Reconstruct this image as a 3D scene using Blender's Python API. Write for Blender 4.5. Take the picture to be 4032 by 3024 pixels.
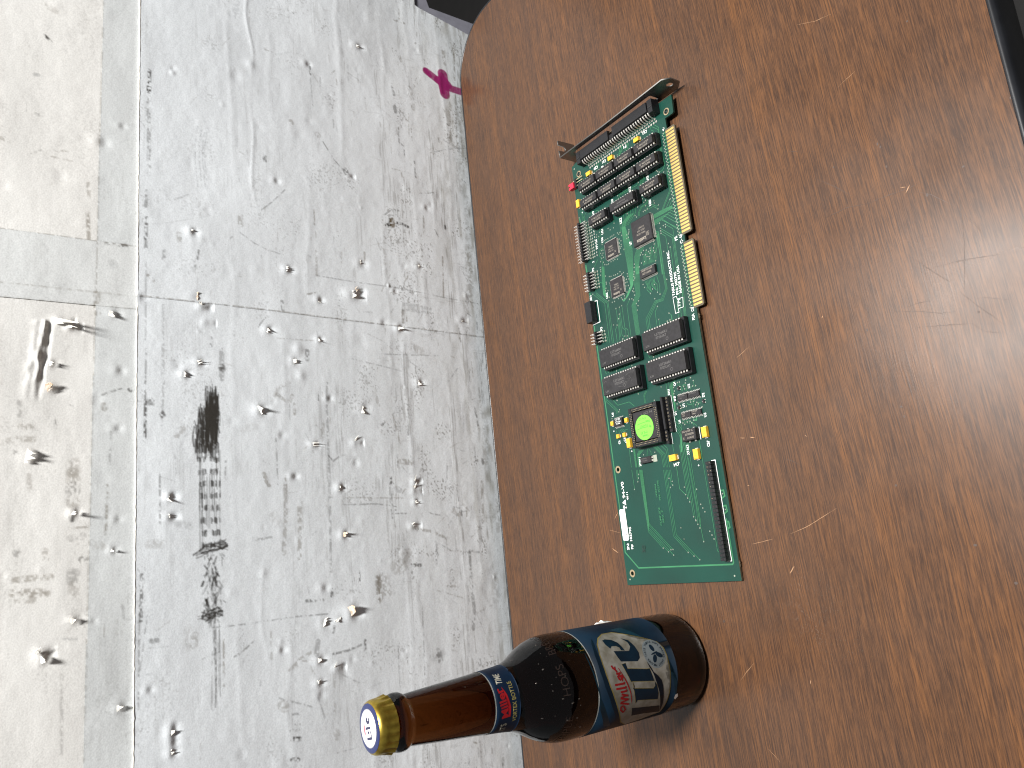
import bpy, bmesh, math, random
import numpy as np
from mathutils import Vector, Matrix
for o in list(bpy.data.objects): bpy.data.objects.remove(o)
sc = bpy.context.scene
COL = sc.collection
MM = 0.001
# ------------------------------------------------------------------ camera
cam_d = bpy.data.cameras.new("camera"); cam = bpy.data.objects.new("camera", cam_d); COL.objects.link(cam)
R = [[0.97171941,-0.23150451,0.0465517],[-0.0962676,-0.56838247,-0.81711316],[0.21562455,0.78952329,-0.57459466]]
C = [-282.7,-328.605,403.502]
m = Matrix(((R[1][0], R[0][0], -R[2][0], C[0]*MM), (R[1][1], R[0][1], -R[2][1], C[1]*MM), (R[1][2], R[0][2], -R[2][2], C[2]*MM), (0, 0, 0, 1)))
cam.matrix_world = m
cam_d.sensor_fit = 'HORIZONTAL'; cam_d.sensor_width = 36.0; cam_d.lens = 36.0*3039.39/4032.0
cam_d.clip_start = 0.02; cam_d.clip_end = 50
cam_d.dof.use_dof = True; cam_d.dof.focus_distance = 0.53; cam_d.dof.aperture_fstop = 22.0
sc.camera = cam
# ------------------------------------------------------------------ room light
w = bpy.data.worlds.new("World"); sc.world = w; w.use_nodes = True
w.node_tree.nodes["Background"].inputs[0].default_value = (0.97, 0.98, 1.0, 1); w.node_tree.nodes["Background"].inputs[1].default_value = 0.15
ld = bpy.data.lights.new("ceiling_lamp", 'AREA'); ld.shape = 'DISK'; ld.size = 0.36; ld.energy = 116; ld.color = (1.0, 0.98, 0.945)
lamp = bpy.data.objects.new("ceiling_lamp", ld); COL.objects.link(lamp)
lamp.location = (0.16, -0.40, 2.2)
lamp.rotation_euler = (Vector((-0.10, 0.18, 0.08)) - Vector(lamp.location)).to_track_quat('-Z', 'Y').to_euler()
ld2 = bpy.data.lights.new("ceiling_lamp", 'AREA'); ld2.shape = 'DISK'; ld2.size = 0.34; ld2.energy = 16; ld2.color = (1.0, 0.95, 0.90)
lamp2 = bpy.data.objects.new("ceiling_lamp", ld2); COL.objects.link(lamp2); lamp2.location = (0.20, 0.44, 1.75)
lamp2.rotation_euler = (Vector((-0.15, -0.05, 0)) - Vector(lamp2.location)).to_track_quat('-Z', 'Y').to_euler()
vs = sc.view_settings; vs.view_transform = 'Standard'; vs.look = 'None'; vs.gamma = 1; vs.exposure = 0; vs.use_curve_mapping = False
sc.render.engine = 'CYCLES'
sc.cycles.filter_width = 1.15; sc.cycles.caustics_reflective = False; sc.cycles.caustics_refractive = False; sc.cycles.max_bounces = 10; sc.cycles.transmission_bounces = 10
# ------------------------------------------------------------------ helpers
def obj(name, me, parent=None, loc=(0, 0, 0), rz=0.0):
    o = bpy.data.objects.new(name, me); COL.objects.link(o)
    if parent is not None: o.parent = parent
    o.location = (loc[0]*MM, loc[1]*MM, loc[2]*MM); o.rotation_euler = (0, 0, rz)
    return o
def tag(o, label=None, cat=None, group=None, kind=None):
    if label: o['label'] = label
    if cat: o['category'] = cat
    if group: o['group'] = group
    if kind: o['kind'] = kind
    return o
class MB:
    def __init__(s): s.v = []; s.f = []; s.mi = []
    def add(s, vs, fs, mi=0):
        n = len(s.v); s.v += [tuple(p) for p in vs]; s.f += [tuple(i+n for i in f) for f in fs]; s.mi += [mi]*len(fs); return s
    def box(s, x0, x1, y0, y1, z0, z1, mi=0, t=0.0):
        # t: inset of the top face
        v = [(x0, y0, z0), (x1, y0, z0), (x1, y1, z0), (x0, y1, z0), (x0+t, y0+t, z1), (x1-t, y0+t, z1), (x1-t, y1-t, z1), (x0+t, y1-t, z1)]
        return s.add(v, [(3, 2, 1, 0), (4, 5, 6, 7), (0, 1, 5, 4), (1, 2, 6, 5), (2, 3, 7, 6), (3, 0, 4, 7)], mi)
    def slab(s, x0, x1, y0, y1, z0, z1, b, mi=0):
        # box with chamfered top edges and corners
        def ring(i, z): return [(x0+i+b, y0+i, z), (x1-i-b, y0+i, z), (x1-i, y0+i+b, z), (x1-i, y1-i-b, z), (x1-i-b, y1-i, z), (x0+i+b, y1-i, z), (x0+i, y1-i-b, z), (x0+i, y0+i+b, z)]
        v = ring(0, z0)+ring(0, z1-b)+ring(b, z1)
        f = [tuple(range(7, -1, -1)), tuple(range(16, 24))]
        for k in (0, 8):
            for i in range(8): f.append((k+i, k+(i+1) % 8, k+8+(i+1) % 8, k+8+i))
        return s.add(v, f, mi)
    def chip(s, sx, sy, z0, zm, z1, t, mi=0):
        a, b = sx/2, sy/2
        def r(i, z): return [(-a+i, -b+i, z), (a-i, -b+i, z), (a-i, b-i, z), (-a+i, b-i, z)]
        v = r(t, z0)+r(0, zm)+r(t, z1)
        f = [(3, 2, 1, 0), (8, 9, 10, 11)]
        for k in (0, 4):
            for i in range(4): f.append((k+i, k+(i+1) % 4, k+4+(i+1) % 4, k+4+i))
        return s.add(v, f, mi)
    def poly(s, pts, z, mi=0):
        n = len(s.v); s.v += [(p[0], p[1], z) for p in pts]; s.f.append(tuple(range(n, n+len(pts)))); s.mi.append(mi); return s
    def prism(s, pts, z0, z1, mi=0):
        n = len(pts); v = [(p[0], p[1], z0) for p in pts]+[(p[0], p[1], z1) for p in pts]
        f = [tuple(range(n-1, -1, -1)), tuple(range(n, 2*n))]+[(i, (i+1) % n, n+(i+1) % n, n+i) for i in range(n)]
        return s.add(v, f, mi)
    def disc(s, x, y, z, r, n=16, mi=0, ry=None):
        ry = ry or r
        return s.poly([(x+r*math.cos(2*math.pi*i/n), y+ry*math.sin(2*math.pi*i/n)) for i in range(n)], z, mi)
    def ring(s, x, y, z, r0, r1, n=12, mi=0):
        v = []
        for r in (r0, r1): v += [(x+r*math.cos(2*math.pi*i/n), y+r*math.sin(2*math.pi*i/n), z) for i in range(n)]
        return s.add(v, [(i, n+i, n+(i+1) % n, (i+1) % n) for i in range(n)], mi)
    def lathe(s, prof, n=64, mi=0, cap0=True, cap1=True):
        b = len(s.v)
        for r, z in prof: s.v += [(r*math.cos(2*math.pi*i/n), r*math.sin(2*math.pi*i/n), z) for i in range(n)]
        for k in range(len(prof)-1):
            for i in range(n):
                s.f.append((b+k*n+i, b+k*n+(i+1) % n, b+(k+1)*n+(i+1) % n, b+(k+1)*n+i)); s.mi.append(mi)
        if cap0: s.f.append(tuple(b+i for i in range(n-1, -1, -1))); s.mi.append(mi)
        if cap1: s.f.append(tuple(b+(len(prof)-1)*n+i for i in range(n))); s.mi.append(mi)
        return s
    def ribbon(s, pts, w, z, mi=0):
        # flat mitred strip, width w (number or list)
        P = [Vector((p[0], p[1])) for p in pts]; n = len(P); L = []; 
        for i in range(n):
            d0 = (P[i]-P[i-1]).normalized() if i else (P[1]-P[0]).normalized()
            d1 = (P[i+1]-P[i]).normalized() if i < n-1 else d0
            t = (d0+d1); t = t.normalized() if t.length > 1e-6 else d0
            nn = Vector((-t.y, t.x)); k = max(0.5, abs(t.dot(d0))); ww = (w[i] if isinstance(w, (list, tuple)) else w)/2/k
            L += [(P[i].x+nn.x*ww, P[i].y+nn.y*ww, z), (P[i].x-nn.x*ww, P[i].y-nn.y*ww, z)]
        return s.add(L, [(2*i+1, 2*i+3, 2*i+2, 2*i) for i in range(n-1)], mi)
    def mesh(s, name, mats, smooth=False):
        me = bpy.data.meshes.new(name)
        me.from_pydata([(a*MM, b*MM, c*MM) for a, b, c in s.v], [], s.f); me.update()
        for mt in (mats if isinstance(mats, (list, tuple)) else [mats]): me.materials.append(mt)
        if any(s.mi): me.polygons.foreach_set('material_index', s.mi)
        if smooth: me.polygons.foreach_set('use_smooth', [True]*len(me.polygons))
        return me
    def obj(s, name, mats, parent=None, loc=(0, 0, 0), rz=0.0, smooth=False): return obj(name, s.mesh(name, mats, smooth), parent, loc, rz)
# text -> flat mesh in unit space (cap height about 0.7), cached
_tc = {}
def text_geo(st, bold=0.012):
    if (st, bold) in _tc: return _tc[(st, bold)]
    cu = bpy.data.curves.new('t', 'FONT'); cu.body = st; cu.size = 1.0; cu.offset = bold; cu.resolution_u = 3; cu.fill_mode = 'FRONT' if hasattr(cu, 'fill_mode') else cu.fill_mode
    ob = bpy.data.objects.new('t', cu); COL.objects.link(ob); bpy.context.view_layer.update()
    me = bpy.data.meshes.new_from_object(ob.evaluated_get(bpy.context.evaluated_depsgraph_get()))
    vs = [tuple(v.co) for v in me.vertices]; fs = [tuple(p.vertices) for p in me.polygons]
    bpy.data.objects.remove(ob); bpy.data.curves.remove(cu); bpy.data.meshes.remove(me)
    if not vs: vs = [(0, 0, 0), (.1, 0, 0), (0, .1, 0)]; fs = [(0, 1, 2)]
    x0 = min(v[0] for v in vs); x1 = max(v[0] for v in vs)
    _tc[(st, bold)] = (vs, fs, x0, x1); return _tc[(st, bold)]
def text_line(mb, st, A, B, h, z, bold=0.012, mi=0):
    vs, fs, x0, x1 = text_geo(st, bold); A = Vector(A); B = Vector(B); d = B-A; L = d.length; d.normalize(); n = Vector((-d.y, d.x))
    mb.add([(A.x+d.x*(v[0]-x0)/(x1-x0)*L+n.x*v[1]/0.7*h, A.y+d.y*(v[0]-x0)/(x1-x0)*L+n.y*v[1]/0.7*h, z) for v in vs], fs, mi); return mb
# ------------------------------------------------------------------ materials
def mat(name, col, rough=0.5, metal=0.0, spec=0.5, **kw):
    mt = bpy.data.materials.new(name); mt.use_nodes = True; b = mt.node_tree.nodes['Principled BSDF']
    b.inputs['Base Color'].default_value = (*col, 1); b.inputs['Roughness'].default_value = rough; b.inputs['Metallic'].default_value = metal
    b.inputs['Specular IOR Level'].default_value = spec
    for k, v in kw.items(): b.inputs[k.replace('_', ' ')].default_value = v
    return mt
def nodes(mt): return mt.node_tree.nodes, mt.node_tree.links, mt.node_tree.nodes['Principled BSDF']
def vary(mt, scale, amt, c2=None, bump=0.0, bscale=None, rough=None, coord='Object'):
    # blotchy variation of the base colour plus fine relief
    N, L, b = nodes(mt); tc = N.new('ShaderNodeTexCoord'); nz = N.new('ShaderNodeTexNoise'); nz.inputs['Scale'].default_value = scale; nz.inputs['Detail'].default_value = 6
    L.new(tc.outputs[coord], nz.inputs['Vector'])
    c = b.inputs['Base Color'].default_value[:3]; c2 = c2 or tuple(x*(1-amt) for x in c)
    mx = N.new('ShaderNodeMix'); mx.data_type = 'RGBA'; mx.inputs['A'].default_value = (*c, 1); mx.inputs['B'].default_value = (*c2, 1)
    rp = N.new('ShaderNodeMapRange'); rp.inputs['From Min'].default_value = .38; rp.inputs['From Max'].default_value = .66
    L.new(nz.outputs['Fac'], rp.inputs['Value']); L.new(rp.outputs['Result'], mx.inputs['Factor']); L.new(mx.outputs['Result'], b.inputs['Base Color'])
    if rough:
        rr = N.new('ShaderNodeMapRange'); rr.inputs['To Min'].default_value = rough[0]; rr.inputs['To Max'].default_value = rough[1]; L.new(nz.outputs['Fac'], rr.inputs['Value']); L.new(rr.outputs['Result'], b.inputs['Roughness'])
    if bump:
        n2 = N.new('ShaderNodeTexNoise'); n2.inputs['Scale'].default_value = bscale or scale*5; n2.inputs['Detail'].default_value = 4; L.new(tc.outputs[coord], n2.inputs['Vector'])
        bp = N.new('ShaderNodeBump'); bp.inputs['Strength'].default_value = bump; bp.inputs['Distance'].default_value = 0.0002; L.new(n2.outputs['Fac'], bp.inputs['Height']); L.new(bp.outputs['Normal'], b.inputs['Normal'])
    return mt
M = {}
M['mask'] = vary(mat('solder_mask', (0.0042, 0.042, 0.030), .30, spec=.45), 22, .25, bump=.05, bscale=900, rough=(.26, .42))
M['trace'] = vary(mat('trace_green', (0.034, 0.165, 0.075), .36), 60, .2)
M['via'] = mat('via_solder', (0.36, 0.40, 0.33), .4, .5)
M['dark'] = mat('hole_dark', (0.006, 0.006, 0.006), .6)
M['silk'] = mat('silkscreen_white', (0.78, 0.80, 0.78), .55)
M['ink'] = mat('marker_ink', (0.01, 0.02, 0.016), .6)
M['sub'] = vary(mat('bare_laminate', (0.085, 0.068, 0.04), .5), 300, .3)
M['gold'] = vary(mat('gold_plate', (0.86, 0.58, 0.20), .33, .75), 220, .12)
M['tin'] = vary(mat('tinned_lead', (0.80, 0.77, 0.72), .34, .85), 500, .2)
M['tingold'] = mat('gold_pin', (0.82, 0.70, 0.45), .32, .85)
M['epoxy'] = vary(mat('chip_epoxy', (0.019, 0.018, 0.020), .50, spec=.32), 500, .35, bump=.25, bscale=3500)
M['epoxy2'] = vary(mat('chip_epoxy_worn', (0.024, 0.023, 0.025), .52, spec=.32), 160, .45, bump=.25, bscale=3500, rough=(.42, .62))
M['plastic'] = vary(mat('black_plastic', (0.009, 0.009, 0.011), .42, spec=.4), 300, .3, bump=.15, bscale=2500)
M['mark'] = mat('chip_print', (0.23, 0.205, 0.17), .6)
M['mark2'] = mat('chip_print_faint', (0.085, 0.082, 0.08), .6)
M['tant'] = vary(mat('tantalum_yellow', (0.80, 0.45, 0.035), .42), 400, .12)
M['tantd'] = mat('tantalum_mark', (0.58, 0.24, 0.012), .5)
M['steel'] = vary(mat('bracket_steel', (0.30, 0.295, 0.28), .36, .95), 60, .2, rough=(.28, .5))
M['red'] = mat('red_plastic', (0.62, 0.02, 0.05), .4)
M['led'] = mat('red_led', (0.30, 0.01, 0.015), .2)
M['sticker'] = mat('green_sticker', (0.15, 0.70, 0.05), .55)
M['paperlabel'] = mat('white_label', (0.82, 0.82, 0.80), .6)
# ------------------------------------------------------------------ the place: floor, table, wall
M['floor'] = vary(mat('dark_floor', (0.004, 0.0035, 0.0035), .8), 30, .5)
fl = MB().poly([(-3000, -3000), (3000, -3000), (3000, 3000), (-3000, 3000)], -720).obj('floor', M['floor']); tag(fl, kind='structure')
# wood laminate
wd = mat('wood_laminate', (0.2, 0.09, 0.04), .36, spec=.38); N, L, b = nodes(wd)
tc = N.new('ShaderNodeTexCoord'); mp = N.new('ShaderNodeMapping'); mp.inputs['Rotation'].default_value = (0, 0, math.radians(-3.0)); L.new(tc.outputs['Object'], mp.inputs['Vector'])
def nz(sx, sy, scale, detail=4, rough=.55, src=None, dist=0.0):
    mm_ = N.new('ShaderNodeMapping'); mm_.inputs['Scale'].default_value = (sx, sy, 1); L.new(src or warp, mm_.inputs['Vector'])
    t = N.new('ShaderNodeTexNoise'); t.inputs['Scale'].default_value = scale; t.inputs['Detail'].default_value = detail; t.inputs['Roughness'].default_value = rough; t.inputs['Distortion'].default_value = dist
    L.new(mm_.outputs['Vector'], t.inputs['Vector']); return t.outputs['Fac']
def ramp(src, a, b_, lo=0.0, hi=1.0):
    r = N.new('ShaderNodeMapRange'); r.inputs['From Min'].default_value = a; r.inputs['From Max'].default_value = b_; r.inputs['To Min'].default_value = lo; r.inputs['To Max'].default_value = hi; L.new(src, r.inputs['Value']); return r.outputs['Result']
def mixc(f, A, B, blend='MIX'):
    x = N.new('ShaderNodeMix'); x.data_type = 'RGBA'; x.blend_type = blend
    if isinstance(f, (int, float)): x.inputs['Factor'].default_value = f
    else: L.new(f, x.inputs['Factor'])
    for k, v in (('A', A), ('B', B)):
        if isinstance(v, tuple): x.inputs[k].default_value = (*v, 1)
        else: L.new(v, x.inputs[k])
    return x.outputs['Result']
# gentle warp across the grain so lines wander and form loose cathedrals
wn = N.new('ShaderNodeTexNoise'); wn.inputs['Scale'].default_value = 1.0; wn.inputs['Detail'].default_value = 3
wm = N.new('ShaderNodeMapping'); wm.inputs['Scale'].default_value = (4, 9, 1); L.new(mp.outputs['Vector'], wm.inputs['Vector']); L.new(wm.outputs['Vector'], wn.inputs['Vector'])
vm = N.new('ShaderNodeVectorMath'); vm.operation = 'MULTIPLY_ADD'; L.new(wn.outputs['Color'], vm.inputs[0]); vm.inputs[1].default_value = (0, 0.012, 0); L.new(mp.outputs['Vector'], vm.inputs[2]); warp = vm.outputs[0]
broad = nz(1.2, 20, 1.0, 4, .6); band = nz(1.6, 120, 1.0, 4, .6); fine = nz(26, 1150, 1.0, 2, .55); pores = nz(70, 2100, 1.0, 2, .5); flake = nz(160, 1500, 1.0, 3, .6)
c = mixc(ramp(broad, .32, .68), (0.142, 0.062, 0.024), (0.088, 0.044, 0.024))
c = mixc(ramp(band, .38, .62, 0, .52), c, (0.058, 0.033, 0.023))
c = mixc(ramp(fine, .44, .60, 0, .62), c, (0.034, 0.021, 0.016))
c = mixc(ramp(pores, .46, .60, 0, .55), c, (0.022, 0.014, 0.012))
c = mixc(ramp(flake, .50, .68, 0, .22), c, (0.205, 0.093, 0.038))
L.new(c, b.inputs['Base Color'])
smud = N.new('ShaderNodeTexNoise'); smud.inputs['Scale'].default_value = 14; smud.inputs['Detail'].default_value = 5; L.new(tc.outputs['Object'], smud.inputs['Vector'])
L.new(ramp(smud.outputs['Fac'], .3, .7, .22, .33), b.inputs['Roughness'])
bp_ = N.new('ShaderNodeBump'); bp_.inputs['Strength'].default_value = .18; bp_.inputs['Distance'].default_value = .0001; L.new(fine, bp_.inputs['Height']); L.new(bp_.outputs['Normal'], b.inputs['Normal'])
M['wood'] = wd
M['edge'] = vary(mat('black_edge_molding', (0.014, 0.015, 0.018), .32), 80, .3)
tbl = bpy.data.objects.new('table', None); COL.objects.link(tbl); tbl.location = (0, 0, 0)
tag(tbl, 'wood-grain laminate table top with rounded corner and black edge trim', 'table')
def rrect(x0, x1, y0, y1, r, off):
    P = []
    for cx, cy, a0 in ((x1-r, y1-r, 0), (x0+r, y1-r, 90), (x0+r, y0+r, 180), (x1-r, y0+r, 270)):
        for k in range(13): a = math.radians(a0+k*7.5); P.append((cx+(r+off)*math.cos(a), cy+(r+off)*math.sin(a)))
    return P
TX0, TX1, TY0, TY1, TR_ = -1050, 252, -203.6, 262.5, 55
MB().prism(rrect(TX0, TX1, TY0, TY1, TR_, 0), -29.5, 0).obj('tabletop', M['wood'], tbl)
eb = MB(); prf = [(0.0, -3), (0.05, 0.1), (1.2, 0.35), (2.4, -0.2), (3.4, -2.0), (3.9, -5), (3.9, -25), (3.0, -29), (0.2, -31), (0.1, -27)]
rings = [rrect(TX0, TX1, TY0, TY1, TR_, o_) for o_, z_ in prf]; n = len(rings[0])
for (o_, z_), rg in zip(prf, rings): eb.v += [(p[0], p[1], z_) for p in rg]
for k in range(len(prf)-1):
    for i in range(n): eb.f.append((k*n+i, k*n+(i+1) % n, (k+1)*n+(i+1) % n, (k+1)*n+i)); eb.mi.append(0)
eb.obj('edge_molding', M['edge'], tbl, smooth=True)
for (lx, ly) in ((-990, -150), (190, -150), (-990, 205), (190, 205)):
    MB().lathe([(17, -720), (17, -690), (14, -685), (14, -30)], 20).obj('leg', M['edge'], tbl, (lx, ly, 0), smooth=True)
M['scr_l'] = mat('scratch_pale', (0.34, 0.19, 0.10), .6); M['scr_d'] = mat('scratch_dark', (0.050, 0.030, 0.022), .5); M['dust'] = mat('dust_speck', (0.72, 0.68, 0.6), .8)
SCR = [[(-286.3,-39.5),(-282.5,-53.2),(-274.5,-72.3)],[(-290.4,-10.6),(-288.4,-26.6)],[(-309.1,-34.2),(-305.2,-38.4)],[(-224.0,-14.8),(-224.6,-18.3)],[(-224.8,-22.0),(-225.6,-25.6)],[(-254.3,-14.3),(-254.4,-15.8)],[(-230.4,-60.8),(-231.7,-61.9)],[(-241.8,-43.5),(-244.1,-49.5),(-247.7,-55.0)],[(-143.6,-137.2),(-155.3,-146.3),(-169.8,-157.9)],[(-118.7,-172.1),(-139.2,-170.3),(-151.3,-168.9),(-175.7,-163.8)],[(-111.6,-124.8),(-112.3,-138.3),(-113.2,-147.6),(-113.1,-156.0)],[(-116.7,-151.8),(-121.9,-158.9),(-132.1,-168.0)],[(-138.2,-171.1),(-146.7,-176.2),(-153.5,-177.7)],[(-159.7,-153.5),(-160.5,-163.8),(-164.5,-184.9)],[(-175.8,-127.8),(-179.2,-139.8),(-183.6,-149.7),(-185.0,-157.8)],[(-181.6,-168.0),(-183.5,-174.3),(-187.2,-182.2)],[(-175.2,-135.1),(-174.9,-140.7),(-176.0,-147.3)],[(-187.2,-136.7),(-190.9,-153.4),(-193.5,-164.2)],[(-176.3,-161.6),(-185.2,-167.8),(-198.2,-177.5)],[(-193.8,-164.1),(-198.6,-168.0),(-202.2,-176.7)],[(-84.2,-99.2),(-93.9,-109.1),(-103.6,-117.8)],[(-111.0,-144.4),(-111.9,-147.1)],[(-111.8,-149.3),(-115.3,-146.4)],[(-109.1,-99.2),(-108.9,-113.4),(-111.6,-124.8)],[(-173.0,-21.8),(-168.4,-33.1)],[(-166.1,-85.3),(-164.7,-86.5)],[(-157.1,-147.3),(-169.5,-158.0)],[(15.6,-106.1),(10.3,-117.3),(8.2,-127.2)],[(-37.4,-122.4),(-35.2,-128.9),(-34.0,-134.3)],[(-58.6,-85.0),(-62.9,-91.7)],[(-372.6,14.6),(-367.2,8.8),(-361.9,2.5)],[(-309.2,-34.6),(-304.7,-38.2)],[(-410.6,1.5),(-417.2,-5.9)],[(-371.3,-35.5),(-368.7,-36.6)],[(-263.8,111.8),(-258.8,106.8)],[(-271.1,118.9),(-272.4,113.9),(-274.2,106.9)],[(-284.8,118.3),(-288.9,111.9)]]
pale = {0, 1, 2, 3, 4, 5, 6, 21, 22, 24, 25, 27, 28, 30, 31, 32, 33, 34, 35, 36}
rs = random.Random(3)
for i, pl in enumerate(SCR):
    P = []
    for a_, b_ in zip(pl[:-1], pl[1:]):
        k_ = max(2, int(math.dist(a_, b_)/2.5))
        P += [(a_[0]+(b_[0]-a_[0])*t/k_+rs.uniform(-.12, .12), a_[1]+(b_[1]-a_[1])*t/k_+rs.uniform(-.12, .12)) for t in range(k_)]
    P.append(pl[-1]); short = math.dist(pl[0], pl[-1]) < 8
    base_w = (.65 if short else .24) if i in pale else .28
    wv = [max(.06, base_w*min(1, 3.2*min(t, len(P)-1-t)/len(P)+.12)*rs.uniform(.45, 1.1)) for t in range(len(P))]
    MB().ribbon(P, wv, .03+.004*i).obj('scratch', M['scr_l' if i in pale else 'scr_d'], tbl)
for i, (x, y) in enumerate([(-180.8,-110.7),(-121.0,-156.7),(-188.6,-167.7),(-23.8,-166.6),(-81.5,-137.5),(-83.9,-138.7),(-114.5,-176.4),(-91.7,-203.5),(-226.1,-120.4),(-231.5,-121.0),(-299.6,-142.1),(-266.3,-109.0),(-318.0,-156.4),(-337.1,21.0),(-96.2,-139.6),(-82.1,-110.4)]):
    MB().disc(x, y, .02+.003*i, rs.uniform(.5, 1.0), 9, 0, rs.uniform(.4, .9)).obj('dent', M['scr_d'], tbl)
# ---- wall of scuffed white card sheets
WY = 275.0
rng = np.random.default_rng(11)
def vnoise(x, z, sx, sz, seed):
    r = np.random.default_rng(seed); n_ = 256; g = r.random((n_, n_)).astype(np.float32)
    u = x/sx+1000.37*seed % 97; v = z/sz+57.1*seed % 89; iu = np.floor(u).astype(int); iv = np.floor(v).astype(int); fu = u-iu; fv = v-iv
    fu = fu*fu*(3-2*fu); fv = fv*fv*(3-2*fv); a = g[iu % n_, iv % n_]; b_ = g[(iu+1) % n_, iv % n_]; c_ = g[iu % n_, (iv+1) % n_]; d_ = g[(iu+1) % n_, (iv+1) % n_]
    return (a*(1-fu)+b_*fu)*(1-fv)+(c_*(1-fu)+d_*fu)*fv
FLAPS = [[-90.5,354.6,11,5,14,'w',-30],[-93.3,347.4,16,3,9,'w',-35],[-43.8,133.6,9,11,14,'w',25],[-40.8,126.4,5,6,8,'b',60],[-28.8,188.8,7,6,5,'w',0],[-52.5,162.5,4,4,5,'w',0],[-88.4,163.2,4.5,3,3.5,'w',0],[-83.9,206.6,6,5,4,'w',0],[-109.1,185.7,3,4,4,'w',0],[-71.4,87.2,8,5,6,'w',20],[55.1,49.0,2,5,4,'w',0],[-7.7,62.8,4,5,6,'w',0],[-13.4,122.1,3,8,6,'w',0],[-36.2,88.8,2.5,2.5,2.5,'w',0],[-57.2,20.5,3,4,9,'w',0],[-67.5,102.9,2,5,3,'w',0],[-151.3,214.6,14,9,4,'w',12],[-214.8,150.8,7,4.5,5,'w',0],[-178.9,172.4,4.5,4,7,'w',0],[-177.4,135.1,3,3,10,'w',80],[-147.3,126.0,5,10,4,'w',-20],[-211.9,81.0,4.5,3,7,'w',85],[-229.4,81.2,4.5,3,4,'w',0],[-249.9,86.1,4,4,9,'w',60],[-253.2,149.3,7,5,4,'b',0],[-121.3,69.9,6,6,5,'w',0],[-204.6,191.6,2.5,3,6,'w',0],[-139.4,157.9,2.5,3,4,'w',0],[-219.9,82.2,3,3,12,'w',88],[-171.1,198.7,2.5,5,2.5,'w',0],[-315.2,147.7,12,12,9,'b',15],[-317.3,155.5,4,10,3,'w',-40],[-320.5,168.5,4,8,3,'w',-10],[-347.2,175.2,4.5,5,6,'w',0],[-355.0,160.7,4,3,9,'w',85],[-363.9,175.7,3.5,4,5,'w',0],[-293.4,168.7,2,5,4,'w',0],[-360.4,155.8,2.5,10,2,'w',-35],[-335.5,203.4,1.5,3,3,'w',0],[-372.7,175.0,2,6,3,'w',-60],[-217.4,282.0,7,4,5,'w',0],[-232.3,283.1,4.5,4,7,'w',0],[-226.1,341.9,9,4,3.5,'w',0],[-186.6,369.7,4,9,6,'w',0],[-139.5,359.1,3.5,7,7,'b',0],[-252.8,318.1,5,3,3,'w',0],[-167.1,319.3,2,3,6,'w',0],[-231.7,316.2,1.5,3,3,'w',0],[-7.4,265.3,6,5,4,'w',0],[-69.3,258.4,7,4,9,'w',75],[-115.2,260.9,4.5,5,5,'w',0],[-124.9,271.4,6,4,5,'w',0],[-81.1,321.2,3,6,6,'w',0],[-124.0,317.3,2.5,4,5,'w',0],[-64.0,261.8,3,14,3,'b',5],[-121.5,358.3,5,4,4,'w',0],[-66.8,301.7,2.5,6,3,'w',0],[-82.2,255.5,2.5,3,12,'w',70],[-318.5,357.5,8,5,5,'w',0],[-314.2,359.8,3,4,9,'w',60],[-296.7,341.6,3,5,6,'w',0],[-356.5,312.9,4,6,5,'w',0],[-374.6,280.5,2.5,4,4,'w',0],[-379.0,280.7,5,4,4,'w',0],[-384.5,280.5,2.5,4,4,'w',0],[-391.0,280.7,5,3.5,4,'w',0],[-347.9,295.4,1.5,3,3,'w',0],[57.0,332.7,2.5,8,7,'w',30],[74.3,317.0,1.5,3,3,'w',0],[213.6,113.9,4,7,9,'w',20],[177.6,164.7,2.5,4,5,'w',0],[71.8,128.2,2.5,2,7,'w',85],[51.7,197.2,1.5,3,4,'w',0]]
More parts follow.
